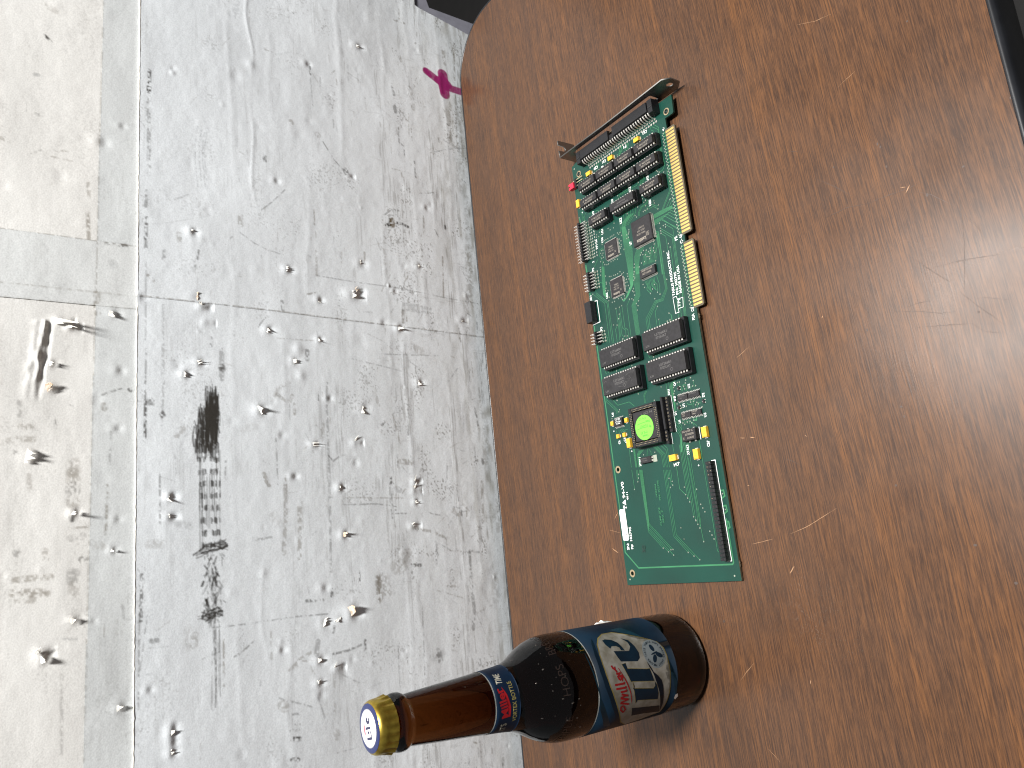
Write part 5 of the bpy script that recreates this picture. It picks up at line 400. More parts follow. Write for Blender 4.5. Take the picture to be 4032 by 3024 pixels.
VIAS = [[-49.19,7.98],[-43.61,22.84],[-45.43,22.79],[-43.7,31.22],[-48.61,18.91],[-51.21,20.26],[-61.94,20.92],[-65.12,15.68],[-65.14,17.71],[-66.92,15.82],[-65.79,20.92],[-67.76,20.87],[-69.71,20.9],[-79.65,15.72],[-83.51,20.98],[-82.71,14.57],[-81.0,29.36],[-74.69,28.78],[-72.72,28.85],[-67.86,25.56],[-75.34,39.73],[-76.09,37.17],[-76.13,42.28],[-77.46,43.51],[-77.98,35.28],[-76.1,33.26],[-77.22,29.99],[-77.92,33.16],[-79.27,30.17],[-79.73,33.99],[-79.27,38.37],[-81.1,37.32],[-81.86,35.36],[-83.51,35.22],[-78.07,40.99],[-83.72,43.56],[-83.82,40.48],[-85.71,46.37],[-81.92,50.72],[-84.19,51.42],[-87.39,52.06],[-87.21,29.69],[-96.14,29.66],[-41.25,39.16],[-40.57,32.5],[-37.33,33.2],[-39.6,30.64],[-41.6,50.51],[-46.41,42.88],[-48.18,41.77],[-46.91,32.58],[-47.07,34.29],[-46.81,29.95],[-54.32,51.14],[-56.02,51.48],[-57.29,51.98],[-57.21,53.97],[-59.76,52.72],[-59.95,54.52],[-88.78,99.35],[-108.29,76.14],[-108.43,72.31],[-107.95,69.67],[-105.85,60.72],[-113.43,73.56],[-116.7,74.72],[-119.76,81.0],[-121.04,77.38],[-131.56,70.93],[-132.18,68.46],[-132.9,73.36],[-106.39,58.26],[-107.69,57.04],[-111.4,54.47],[-104.6,55.06],[-110.15,51.8],[-113.36,53.16],[-116.43,54.51],[-89.08,52.69],[-90.76,53.02],[-87.14,52.05],[-92.2,52.33],[-93.45,53.56],[-86.33,59.22],[-88.37,59.13],[-90.72,58.45],[-90.12,60.83],[-90.11,62.58],[-88.44,62.76],[-92.43,60.79],[-92.32,62.52],[-94.81,62.51],[-95.37,59.87],[-97.71,59.2],[-99.47,55.16],[-100.8,56.4],[-101.95,55.26],[-99.73,62.24],[-101.56,65.62],[-101.98,68.99],[-101.6,71.98],[-103.54,68.03],[-103.6,65.27],[-102.24,79.1],[-102.36,76.52],[-99.72,82.54],[-97.38,81.55],[-81.56,78.43],[-82.17,76.54],[-82.47,73.36],[-82.72,71.44],[-82.66,69.25],[-82.03,66.46],[-84.32,64.72],[-84.03,62.99],[-84.74,82.66],[-86.19,82.79],[-89.21,83.81],[-91.02,84.54],[-91.88,82.05],[-79.69,82.57],[-71.06,86.97],[-72.98,86.91],[-74.5,86.94],[-77.17,87.74],[-22.04,103.26],[-44.31,72.51],[-46.29,70.51],[-46.24,66.66],[-42.95,65.39],[-43.37,82.41],[-40.83,87.86],[-43.97,85.82],[-45.88,86.36],[-46.32,83.97],[-51.82,63.4],[-52.62,60.57],[-53.45,62.18],[-55.48,59.25],[-51.87,69.51],[-51.88,71.51],[-51.79,67.4],[-52.0,74.29],[-51.91,76.57],[-52.01,78.2],[-53.98,81.39],[-58.48,83.09],[-58.82,81.26],[-60.32,84.27],[-61.12,81.72],[-62.32,83.03],[-64.53,83.74],[-64.5,81.84],[-66.71,85.52],[-68.39,82.61],[-70.65,81.44],[-71.57,79.22],[-71.62,77.37],[-70.96,74.33],[-71.03,71.99],[-70.8,69.86],[-71.63,67.18],[-68.86,64.72],[-69.23,63.0],[-57.25,62.52],[-59.22,60.86],[-60.38,62.63],[-62.08,61.17],[-62.8,63.11],[-63.63,61.48],[-64.73,62.47],[-66.91,59.08],[-23.14,16.13],[-24.41,15.01],[-25.58,13.73],[-27.45,9.69],[-23.55,34.96],[-23.73,57.59],[-48.58,18.97],[-51.18,20.19],[-43.62,22.82],[-45.49,22.82],[-43.77,31.31],[-49.04,7.8],[-41.25,38.99],[-40.48,32.56],[-38.48,34.56],[-46.97,34.34],[-47.08,32.45],[-46.88,30.04],[7.54,51.91],[-39.94,30.54],[-128.26,24.92],[-133.43,27.52],[-133.22,24.92],[-148.15,10.1],[-104.02,22.22],[-113.75,35.98],[-120.06,34.57],[-129.54,35.2],[-128.11,25.01],[-133.26,27.49],[-133.06,25.06],[-119.8,80.96],[-120.86,77.47],[-108.7,39.28],[-110.1,32.56],[-112.22,30.52],[-106.17,36.75],[-103.64,34.24],[-102.45,44.14],[-99.79,45.15],[-177.05,65.64],[-177.02,88.43],[-184.35,87.18],[-185.7,88.32],[-185.09,50.93],[-221.38,69.15],[-221.44,57.71],[-189.31,96.63],[-244.59,83.07],[-234.54,76.74],[-237.11,77.5],[-239.63,78.62],[-241.28,47.95],[-243.69,45.39],[-246.3,45.4],[-247.57,47.92],[-249.04,35.2],[-275.61,43.86],[-283.3,42.49],[-288.08,62.94],[-290.8,58.44],[-293.29,54.06],[-289.52,55.88],[-289.51,53.94],[-275.58,43.85],[-283.3,42.49],[-292.22,40.56],[-294.96,35.92],[-297.54,31.41],[-286.09,25.64],[-274.6,28.38],[-277.13,27.1],[-272.08,29.48],[-283.3,42.47],[-279.87,19.17],[-282.44,17.83],[-285.04,16.63],[-275.59,43.75],[-254.08,34.99],[-256.65,33.73],[-259.27,32.41],[-269.29,30.98],[-271.64,29.63],[-249.02,35.09],[-251.71,24.73],[-261.89,23.28],[-264.45,21.93],[-267.05,20.68],[-257.12,3.75],[-267.29,3.67],[-177.15,42.66],[-177.89,19.47],[-179.76,20.15],[-177.29,15.05],[-179.78,13.0],[-183.29,14.09],[-183.62,11.62],[-177.75,27.18],[-177.82,25.26],[-180.31,31.15],[-182.89,31.03],[-184.61,31.81],[-181.58,22.0],[-183.59,21.44],[-193.52,18.17],[-193.6,15.59],[-194.88,12.91],[-196.19,11.68],[-196.21,14.2],[-195.51,22.53],[-195.5,26.53],[-192.23,30.34],[-198.7,9.05],[-206.11,27.77],[-207.44,26.36],[-206.13,23.79],[-206.11,21.29],[-207.41,19.99],[-206.16,17.96],[-108.1,76.1],[-108.55,72.29],[-107.92,69.63],[-113.53,73.5],[-116.61,75.0],[-116.5,54.48],[-131.55,70.83],[-133.1,73.54],[-132.1,68.45],[-129.55,35.24],[-133.21,27.71],[-133.31,25.05],[-154.43,45.42],[-154.91,84.82],[-177.19,42.63],[-176.99,65.76],[-176.8,88.6],[-155.14,68.01],[-177.33,14.87]]
TEXTS = [['TARUS PRODUCTS INC.', -117.78, 17.02, -84.56, 16.36, 2.2, 'silk'], ['PN: 102795', -117.83, 13.66, -101.6, 12.97, 2.1, 'silk'], ['MADE IN USA', -117.76, 10.67, -98.03, 9.71, 2.1, 'silk'], ['TPI', -127.15, 13.98, -121.64, 13.13, 2.3, 'silk'], ['P2', -80.18, 6.97, -77.21, 7.1, 2.4, 'silk'], ['P2A', -139.54, 3.24, -135.22, 3.09, 2.2, 'silk'], ['A31', -80.7, 3.36, -78.14, 2.11, 2.4, 'silk'], ['C1', -84.49, 4.27, -82.97, 2.37, 2.2, 'silk'], ['C18', -133.72, 2.87, -130.82, 2.52, 2.4, 'silk'], ['A1', 1.68, 3.79, 3.53, 2.51, 1.8, 'silk'], ['U15', -26.89, 24.5, -23.02, 24.2, 2.2, 'silk'], ['U12', -26.62, 43.45, -22.92, 42.96, 2.2, 'silk'], ['U10', -27.01, 63.2, -23.96, 62.75, 2.2, 'silk'], ['U20', -45.87, 25.97, -41.37, 25.4, 2.2, 'silk'], ['U22', -46.5, 57.31, -41.81, 56.89, 2.2, 'silk'], ['U21', -46.5, 78.57, -42.31, 78.01, 2, 'silk'], ['U24', -52.89, 79.83, -48.66, 79.37, 2, 'silk'], ['U9', -27.02, 85.6, -24.06, 85.18, 2.2, 'silk'], ['TP1-26', -55.78, 86.54, -47.53, 86.41, 2, 'silk'], ['2', -64.57, 92.9, -63.38, 92.77, 2, 'silk'], ['U7', -66.43, 50.48, -63.69, 50.28, 2.2, 'silk'], ['P5', -71.23, 94.25, -68.44, 93.98, 2.2, 'silk'], ['U25', -97.56, 82.91, -93.02, 82.54, 2, 'silk'], ['LED1', -93.96, 101.2, -89.14, 101.09, 2, 'silk'], ['P3', -120.34, 93.96, -117.47, 93.61, 2.2, 'silk'], ['C61', 10.47, 64.38, 10.77, 68.66, 2.2, 'silk'], ['C59', 9.98, 74.19, 10.33, 78.67, 2.4, 'silk'], ['C62', 11.18, 18.99, 11.64, 23.58, 2.2, 'silk'], ['P1', 10.86, 41.22, 11.02, 44.09, 2.4, 'silk'], ['1', 6.74, 68.09, 6.83, 70.25, 2, 'silk'], ['Q1', -179.55, 28.84, -176.84, 28.93, 1.9, 'silk'], ['RN1', -184.59, 35.38, -180.63, 35.15, 1.9, 'silk'], ['U2', -184.03, 16.64, -181.15, 16.34, 2, 'silk'], ['U1', -195.7, 23.62, -193.28, 23.67, 2, 'silk'], ['D2', -192.72, 5.62, -189.9, 5.36, 2, 'silk'], ['D1', -199.5, 31.91, -197.16, 31.99, 1.9, 'silk'], ['U4', -205.78, 29.48, -203.5, 29.31, 2, 'silk'], ['U3', -206.04, 6.7, -203.22, 6.52, 2, 'silk'], ['C67', -225.67, 7.88, -221.71, 7.45, 2.2, 'silk'], ['XTAL2', -228.2, 25.96, -221.21, 26.06, 2, 'silk'], ['U5', -188.05, 94.42, -185.03, 94.13, 1.9, 'silk'], ['C6', -209.7, 91.21, -207.07, 90.94, 2, 'silk'], ['C5', -208.66, 85.24, -205.89, 84.94, 1.9, 'silk'], ['C64', -231.7, 37.17, -231.9, 41.72, 2.2, 'silk'], ['XTAL1', -229.04, 72.58, -222.63, 72.48, 2, 'silk'], ['94-V0', -249.61, 93.76, -237.48, 93.68, 2.7, 'silk'], ['4611', -251.47, 90.77, -245.7, 90.51, 1.7, 'silk'], ['ABE', -258.11, 95.8, -254.93, 95.51, 1.8, 'silk'], ['6', -257.15, 93.63, -255.97, 93.64, 1.8, 'silk'], ['COMP SIDE', -272.55, 60.68, -259.97, 60.37, 1.7, 'trace'], ['REV. F', -270.62, 58.08, -262.32, 57.72, 1.7, 'trace'], ['14SEP04', -252.69, 61.28, -243.43, 60.94, 1.5, 'trace'], ['PN: 102795', -255.11, 58.4, -241.21, 58.05, 1.6, 'trace'], ['SN:', -287.18, 96.82, -282.33, 96.54, 2.3, 'silk'], ['P#', -286.78, 92.62, -283.43, 92.53, 2.1, 'silk'], ['102795', -281.01, 92.67, -270.87, 92.2, 2.1, 'silk'], ['OK', -284.71, 83.11, -289.85, 83.95, 3.2, 'ink']]
def curve_plate(name, outline, holes, z0, z1, mt, parent):
    cu = bpy.data.curves.new(name, 'CURVE'); cu.dimensions = '2D'; cu.fill_mode = 'BOTH'; cu.extrude = (z1-z0)/2*MM
    for P in [outline]+holes:
        sp = cu.splines.new('POLY'); sp.points.add(len(P)-1); sp.use_cyclic_u = True
        for i, p in enumerate(P): sp.points[i].co = (p[0]*MM, p[1]*MM, 0, 1)
    ob = bpy.data.objects.new(name, cu); COL.objects.link(ob); bpy.context.view_layer.update()
    me = bpy.data.meshes.new_from_object(ob.evaluated_get(bpy.context.evaluated_depsgraph_get())); bpy.data.objects.remove(ob); bpy.data.curves.remove(cu)
    for v in me.vertices: v.co.z += (z0+z1)/2*MM
    me.materials.clear(); me.materials.append(mt); return obj(name, me, parent)
def circ(x, y, r, n=18): return [(x+r*math.cos(2*math.pi*i/n), y-r*math.sin(2*math.pi*i/n)) for i in range(n)]
LX, RX, BW = -312.1, 24.3, 104.2
holes = [circ(-304.0, 97.2, 1.55), circ(-228.0, 97.6, 1.5)]
board = curve_plate('board', [(LX, 0), (-131.8, .6), (10.3, .9), (10.3, -6.2), (11.2, -7.2), (RX, -7.8), (RX+.2, 99.2), (RX-1.2, 104.4), (LX, BW-.2)], holes, -1.6, 0, M['mask'], card)
MB().box(LX+.05, -132.0, -.08, 0.0, -1.5, -.05).obj('board_edge', M['sub'], card)
tr = MB(); vi = MB()
for i, (w_, pts) in enumerate(TRACES): tr.ribbon(pts, w_*1.12, .02+.0006*i)
tag(tr.obj('copper_traces', M['trace'], card), kind='stuff')
for i, (x, y) in enumerate(VIAS): vi.ring(x, y, .23, .2, .46, 10, 0); vi.disc(x, y, .225, .21, 8, 1)
for k in range(31):
    for dx, dy in ((.3, 4.6), (-.9, 5.6)): vi.ring(-2.54*k+dx, dy, .23, .2, .5, 9, 0); vi.disc(-2.54*k+dx, dy, .225, .2, 8, 1)
for k in range(18):
    for dx, dy in ((.3, 4.5), (-.9, 5.5)): vi.ring(-86.4-2.54*k+dx, dy, .23, .2, .5, 9, 0); vi.disc(-86.4-2.54*k+dx, dy, .225, .2, 8, 1)
tag(vi.obj('vias', [M['via'], M['dark']], card), kind='stuff')
for k in list(range(31))+[None]+list(range(18)): pass
st = {'silk': M['silk'], 'trace': M['trace'], 'ink': M['ink']}
for i, (s_, ax, ay, bx_, by_, h_, c_) in enumerate(TEXTS):
    mb = MB(); text_line(mb, s_, (ax, ay), (bx_, by_), h_, .24+.002*i, .006 if c_ == 'trace' else .014 if c_ == 'silk' else .01); mb.obj('printed_text', st[c_], card)
def outline(pts, w_, name='silkscreen_outline', closed=True, z=.25):
    mb = MB(); P = list(pts)+([pts[0], pts[1]] if closed else [])
    mb.ribbon(P if not closed else P[:-1], w_, z); mb.obj(name, M['silk'], card)
outline([[-118.63,19.27],[-118.71,15.99],[-121.05,15.53],[-121.3,10.47],[-127.97,11.47],[-127.74,15.96],[-130.38,15.84],[-130.21,19.08]], .32)
MB().poly([[-250.69,94.07],[-252.83,97.73],[-254.85,94.01]], .25).obj('silkscreen_triangle', M['silk'], card)
outline([(-95.0, 98.4), (-95.3, 95.4), (-112.8, 95.3), (-112.9, 103.9)], .5, closed=False)
outline([(-235.0, 8.6), (-235.0, 5.35), (-299.6, 5.15), (-299.6, 8.6)], .5, closed=False)
for x, y in ((-199.0, 96.4), (-209.2, 92.0), (-209.4, 85.2), (-216.9, 80.4), (-232.0, 36.8), (-223.5, 9.3), (-236.4, 19.8), (-19.5, 98.7)):
    MB().add([(x-.75, y, .25), (x, y-.28, .25), (x+.75, y, .25), (x, y+.28, .25), (x, y-.8, .252), (x+.28, y, .252), (x, y+.8, .252), (x-.28, y, .252)], [(0, 1, 2, 3), (4, 5, 6, 7)]).obj('silkscreen_plus', M['silk'], card)
# plated mounting holes, rivets
M['anno'] = vary(mat('plated_ring', (0.36, 0.29, 0.18), .45, .4), 500, .3)
for x, y in ((-304.0, 97.2), (-228.0, 97.6)): MB().ring(x, y, .24, 1.5, 2.75, 24).obj('hole_ring', M['anno'], card)
for x, y in ((14.5, -1.2), (13.6, 96.9)):
    MB().ring(x, y, .24, 1.5, 2.6, 24).obj('hole_ring', M['anno'], card)
    MB().lathe([(1.75, .1), (1.75, .5), (1.5, .75), (1.1, .8), (.85, .5), (.8, -.4)], 20, cap0=False).obj('rivet', M['plastic'], card, (x, y, 0), smooth=True)
for x, y in ((-308.9, 4.8), (-308.1, 100.5), (20.1, 101.4)): MB().disc(x, y, .24, .62, 12).obj('fiducial', M['via'], card)
# scattered chipped burrs on the long edge
rs = random.Random(8)
for cx in (-136.2, -299.8):
    for k in range(5): MB().box(cx-k*.75, cx-k*.75-.52, -.55-rs.random()*.35, .4, -1.1, -.25).obj('edge_burr', M['sub'], card)
# edge connectors with gold fingers
fm = MB(); pts = [(-.76, -7.85), (.76, -7.85), (.76, -.7), (.55, -.2), (.0, 0.0), (-.55, -.2), (-.76, -.7)]; fm.prism(pts, 0, .05); fmesh = fm.mesh('gold_finger', M['gold'])
for x0, n, xa, xb in ((0.0, 31, 2.2, -78.6), (-86.4, 18, -84.0, -131.8)):
    t = MB(); t.prism([(xb, 2.75), (xb, -5.4), (xb+1, -6.4), (xa-1, -6.4), (xa, -5.4), (xa, 2.75)], -1.55, .03); tb = t.obj('edge_connector', M['sub'], card)
    MB().prism([(xb+.2, .0), (xa-.2, .0), (xa-.2, .28), (xb+.2, .28)], .03, .032)
    for k in range(n): obj('gold_finger', fmesh, tb, (x0-2.54*k, 2.65, .03)); 
    g_ = MB()
    for k in range(n): g_.ribbon([(x0-2.54*k, 2.4), (x0-2.54*k+.1, 3.4), (x0-2.54*k+(.3 if k % 2 else -.9), 4.6 if k % 2 else 5.6)], .75, .19+.0005*k)
    tag(g_.obj('finger_traces', M['trace'], card), kind='stuff')
# DIP packages -------------------------------------------------------
def pin_mesh(name, side):
    m_ = MB(); s_ = side; m_.box(min(0, s_*1.25), max(0, s_*1.25), -.62, .62, -.16, .16); m_.box(min(s_*1.0, s_*1.25), max(s_*1.0, s_*1.25), -.55, .55, -1.2, -.16); m_.box(min(s_*1.0, s_*1.25), max(s_*1.0, s_*1.25), -.26, .26, -2.6, -1.2)
    return m_.mesh(name, M['tin'])
pinm = {s_: pin_mesh('pin', s_) for s_ in (-1, 1)}
soldm = {}
sb = MB().box(-.28, .28, -.3, .3, 0, .7, 0, .1).mesh('socket_lead', M['tin'])
def dip(x, y, n, bw, bl, rows, lines, worn=False, mcol='mark', rot=1, zb=4.9, zt=8.5):
    half = n//2; ep = M['epoxy2'] if worn else M['epoxy']
    b_ = MB().chip(bw, bl, zb, zb+1.7, zt, .28).obj('dip_chip', ep, card, (x, y, 0))
    for s_ in (-1, 1):
        for k in range(half): obj('pin', pinm[s_], b_, (s_*(bw/2-.1), (k-(half-1)/2)*2.54, zb+1.75))
    # notch and pin-one dot at one end, the moulded print
    MB().disc(0, 0, 0, .95, 14).obj('index_mark', M['dark'], b_, (0, rot*(-bl/2+2.1) if rows < 10 else rot*(bl/2-2.4), zt+.012))
    tm = MB()
    for s_, off, fr, hh in lines:
        L_ = bl*fr
        if rot > 0: text_line(tm, s_, (off, -L_/2), (off, L_/2), hh, zt+.02, .01)
        else: text_line(tm, s_, (off, L_/2), (off, -L_/2), hh, zt+.02, .01)
    tm.obj('marking', M[mcol], b_)
    # socket: two rails, end walls, contact leads
    so = MB(); w2 = rows/2+1.3; l2 = bl/2+.45
    for s_ in (-1, 1): so.box(min(s_*(w2-2.7), s_*w2), max(s_*(w2-2.7), s_*w2), -l2, l2, .7, 4.6, 0, .12)
    for s_ in (-1, 1): so.box(-w2+2.6, w2-2.6, min(s_*(l2-2), s_*l2), max(s_*(l2-2), s_*l2), .7, 4.4, 0, .1)
    sk = so.obj('chip_socket', M['plastic'], card, (x, y, 0))
    for s_ in (-1, 1):
        for k in range(half): obj('socket_lead', sb, sk, (s_*(rows/2+.95), (k-(half-1)/2)*2.54, 0))
ti = [('67C0177M  D', -1.0, .62, 1.35), ('SN75115N', 1.15, .46, 1.3)]
ti = [('67C0177M  D', 1.0, .60, 1.3), ('SN75115N', -1.1, .46, 1.3)]
# print reads towards the far edge, so its lines run along +y with "up" towards -x
def flip(l): return [(s_, o_, f_, h_) for s_, o_, f_, h_ in l]
for y in (81.7, 60.4, 39.2, 17.9): dip(-2.9, y, 16, 6.4, 19.3, 7.62, ti)
for y in (82.0, 60.7, 39.5, 18.2): dip(-17.3, y, 16, 6.4, 19.3, 7.62, ti)
dip(-35.3, 75.2, 16, 6.4, 19.3, 7.62, ti); dip(-34.8, 18.2, 16, 6.4, 19.3, 7.62, [('67C0177M  D', 1.0, .60, 1.3), ('SN75115N', -1.1, .46, 1.3)])
dip(-35.0, 47.2, 20, 6.5, 25.4, 7.62, [('PAL16L8', 1.0, .34, 1.2), ('TIBPAL20-15CN', -1.0, .60, 1.3)], mcol='mark2')
for x, y, wr in ((-144.5, 27.6, False), (-144.6, 73.7, False), (-166.3, 27.7, False), (-166.4, 74.6, True)):
    dip(x, y, 28, 13.4, 36.6, 15.24, [('LS7266R1', 1.2, .31, 1.7), ('0725UAT', -1.3, .27, 1.7)], wr, 'mark2', -1, 5.2, 9.0)
    MB().ring(x-3.4, y-5.2, 9.03, .9, 1.15, 18).obj('chip_emblem', M['mark2'], card)
    m_ = MB(); text_line(m_, 'LSI', (x-4.6, y+15.4), (x-4.6, y+12.2), 1.3, 9.03, .01); m_.obj('chip_maker_mark', M['mark2'], card)
# scratched residue on the worn one
for k in range(14):
    a_ = rs.uniform(-1, 1); x, y = -166.4+rs.uniform(-6, 6), 74.6+rs.uniform(-17, 17)
    MB().ribbon([(x, y), (x+2*math.cos(a_)+rs.uniform(-1, 1), y+5*math.sin(a_)), (x+rs.uniform(-2, 2), y+rs.uniform(-6, 6))], [.06, .22, .05], 9.03+.002*k).obj('scuff', M['mark2'], card)
# quad flat packs ----------------------------------------------------
def qfp(x, y, s, n, h, lines, name='quad_chip'):
    q = MB(); q.slab(-s/2, s/2, -s/2, s/2, .25, h, .45); c_ = q.obj(name, M['epoxy'], card, (x, y, 0))
    p = MB(); pt = (s-1.6)/(n-1)
    for k in range(n):
        o_ = -(s-1.6)/2+k*pt; w_ = pt*.27
        for sgn in (-1, 1):
            for ax in (0, 1):
                a0, a1, a2 = s/2-.1, s/2+.45, s/2+1.0
                for (u0, u1, z0, z1) in ((a0, a1, h*.45, h*.45+.16), (a1-.1, a1+.1, .12, h*.45), (a1, a2, .06, .2)):
                    lo, hi = sorted((sgn*u0, sgn*u1))
                    if ax == 0: p.box(lo, hi, o_-w_, o_+w_, z0, z1)
                    else: p.box(o_-w_, o_+w_, lo, hi, z0, z1)
    tag(p.obj('leads', M['tin'], c_), kind='stuff')
    t = MB()
    for s_, off, y0, y1, hh, bo in lines: text_line(t, s_, (off, y0), (off, y1), hh, h+.02, bo)
    t.obj('marking', M['mark'], c_); return c_
lat = lambda k: [('Lattice', -3.4*k, -3.6*k, 4.4*k, 2.3*k, .02), ('ispLSI 1032', .2*k, -2.6*k, 3.6*k, 1.1*k, .0), ('M4A5-192/96', 2.2*k, -3.4*k, 3.0*k, 1.1*k, .0), ('12VC-12VI', 4.0*k, -2.4*k, 2.2*k, 1.1*k, .0)]
qfp(-61.5, 36.4, 19.6, 36, 3.2, [('Lattice', -5.6, -3.6, 5.6, 2.6, .03), ('M4A5-192/96', -1.3, -3.6, 5.0, 1.4, .0), ('10VC-12VI', 1.0, -3.4, 4.0, 1.4, .0), ('A131R81T', 3.2, -3.2, 3.0, 1.3, .0)])
for y_, x_ in ((71.4, -61.9), (71.1, -92.6)):
    qfp(x_, y_, 13.6, 25, 1.6, [('Lattice', -4.2, -2.6, 4.0, 1.9, .03), ('M4-128/64', -1.0, -2.6, 3.2, 1.1, .0), ('15VC-18VI', .8, -2.6, 2.8, 1.1, .0), ('U0080D2', 2.5, -2.4, 2.2, 1.1, .0)])
for x_, y_, s_, k_ in ((-61.5, 36.4, 19.6, 6), (-61.9, 71.4, 13.6, 4), (-92.6, 71.1, 13.6, 4)):
    g_ = MB(); zt_ = 3.21 if s_ > 15 else 1.61
    for a_ in range(k_):
        for b_ in range(k_): 
            if (a_+b_) % 5 != 4: q_ = s_*.018; px_, py_ = x_-s_*.30+a_*q_*1.5, y_-s_*.36+b_*q_*1.5; g_.poly([(px_, py_), (px_+q_, py_), (px_+q_, py_+q_), (px_, py_+q_)], zt_+.02)
    g_.obj('maker_mosaic', M['mark'], card)
    for cx, cy in ((1, -1), (-1, 1)) if s_ > 15 else ((-1, 1),): MB().disc(x_+cx*s_*.38, y_+cy*s_*.38, zt_+.02, s_*.045, 14).obj('index_mark', M['dark'], card)
# narrow-pitch bus transceiver
def so_chip(x, y, sx, sy, n, h, lines, mcol='mark', name='small_outline_chip', lead=1.2, pw=.3):
    c_ = MB().chip(sx, sy, .2, .2+(h-.2)*.5, h, .18).obj(name, M['epoxy'], card, (x, y, 0)); p = MB().box(0, .55, -pw*.5, pw*.5, h*.42, h*.42+.15).box(.4, .58, -pw*.5, pw*.5, .1, h*.42).box(.45, lead, -pw*.5, pw*.5, .04, .17)
    pm = {1: p.mesh('pin', M['tin'])}; q = MB(); q.v = [(-a, b_, c2) for a, b_, c2 in p.v]; q.f = [tuple(reversed(f)) for f in p.f]; q.mi = p.mi; pm[-1] = q.mesh('pin', M['tin'])
    for s_ in (-1, 1):
        for k in range(n): obj('pin', pm[s_], c_, (s_*(sx/2-.08), (k-(n-1)/2)*(sy-.7)/(n-1), 0))
    t = MB()
    for s_, off, y0, y1, hh in lines: text_line(t, s_, (off, y0), (off, y1), hh, h+.02, .005)
    if lines: t.obj('marking', M[mcol], c_)
    return c_
so_chip(-93.0, 37.4, 6.4, 15.6, 24, 2.4, [('74ABTH16245', 1.2, 5.6, -5.4, 1.5), ('ABT162456', -1.1, 5.0, -4.0, 1.5)], pw=.22)
so_chip(-189.0, 23.7, 3.9, 9.2, 8, 1.6, [('MC3486', .6, 3.4, -2.4, .9), ('F3N', -.8, 3.2, .4, .8)], 'mark2', pw=.5); so_chip(-189.2, 13.7, 3.9, 9.8, 8, 1.6, [('DS26LS', .6, 3.4, -2.4, .9)], 'mark2', pw=.5)
so_chip(-201.4, 23.0, 3.6, 8.8, 7, 1.6, [('MC33', .6, 3.4, .4, .9), ('T2N', -.8, 3.2, .8, .8)], 'mark', pw=.5); so_chip(-201.6, 13.9, 3.6, 8.8, 7, 1.6, [('N5C4M', .6, 3.4, -1.0, .9), ('MMN', -.8, 3.2, .4, .8)], 'mark', pw=.5)
so_chip(-193.5, 89.0, 6.0, 9.4, 8, 2.0, [('LT 109', 1.4, 2.6, -2.4, 1.3), ('LT236I', -.2, 2.6, -3.0, 1.0), ('9.306', -1.6, 2.2, -2.2, 1.0)], 'silk', pw=.5)
for x, y, tx_ in ((-182.0, 26.6, 0), (-195.1, 28.9, 0), (-195.4, 6.8, 0)):
    s3 = MB().chip(2.9, 1.5, .1, .55, 1.05, .12).obj('transistor', M['epoxy'], card, (x, y, 0))
    for dx, dy in ((-.95, -1.1), (.95, -1.1), (0, 1.1)): MB().box(-.24, .24, -.55, .55, .05, .28).obj('pin', M['tin'], s3, (dx, dy, 0))
cr = MB().box(-2.1, 2.1, -1.0, 1.0, .1, .75).obj('chip_resistor', M['plastic'], card, (-188.3, 31.2, 0))
for a_ in range(2):
    for b_ in range(2): MB().box(-.7, .7, -.35, .35, 0, .05).obj('terminal', M['silk'], cr, (-1.0+2.0*a_, -.45+.9*b_, .75))
# tantalum capacitors
def tant(x, y, sx, sy, h=2.7, long_x=True):
    t = MB().box(-sx/2, sx/2, -sy/2, sy/2, .35, h, 0, .14).obj('tantalum_capacitor', M['tant'], card, (x, y, 0))
    if long_x:
        MB().box(-sx/2+.35, -sx/2+.95, -sy/2+.2, sy/2-.2, h, h+.015).obj('polarity_band', M['tantd'], t)
        for s_ in (-1, 1): MB().box(min(s_*(sx/2-.1), s_*(sx/2+.55)), max(s_*(sx/2-.1), s_*(sx/2+.55)), -sy*.3, sy*.3, .05, .9).obj('terminal', M['tin'], t)
    else:
        MB().box(-sx/2+.2, sx/2-.2, -sy/2+.35, -sy/2+.9, h, h+.015).obj('polarity_band', M['tantd'], t)
        for s_ in (-1, 1): MB().box(-sx*.3, sx*.3, min(s_*(sy/2-.1), s_*(sy/2+.9)), max(s_*(sy/2-.1), s_*(sy/2+.9)), .05, .9).obj('terminal', M['tin'], t)
    tm = MB()
    for k_ in range(3): text_line(tm, ('226', '10V', '4L')[k_], (sx*.22-k_*sx*.2, sy*.28), (sx*.22-k_*sx*.2, -sy*.28), .8, h+.02, 0)
    tm.obj('marking', M['tantd'], t)
for x, y in ((7.0, 83.6), (7.4, 57.4), (7.7, 28.7)): tant(x, y, 3.4, 5.2, 2.9, False)
tant(-11.4, 100.4, 6.6, 3.6)
for x, y in ((-193.3, 95.9), (-193.7, 80.6)): tant(x, y, 3.5, 2.9, 2.0)
for x, y in ((-203.8, 91.4), (-203.9, 84.6)): tant(x, y, 3.2, 3.0, 2.0, False)
tant(-210.8, 80.5, 7.0, 3.9); tant(-228.1, 39.8, 4.4, 6.4, 2.7, False); tant(-215.8, 8.9, 7.1, 4.3); tant(-228.9, 18.8, 7.1, 4.3)
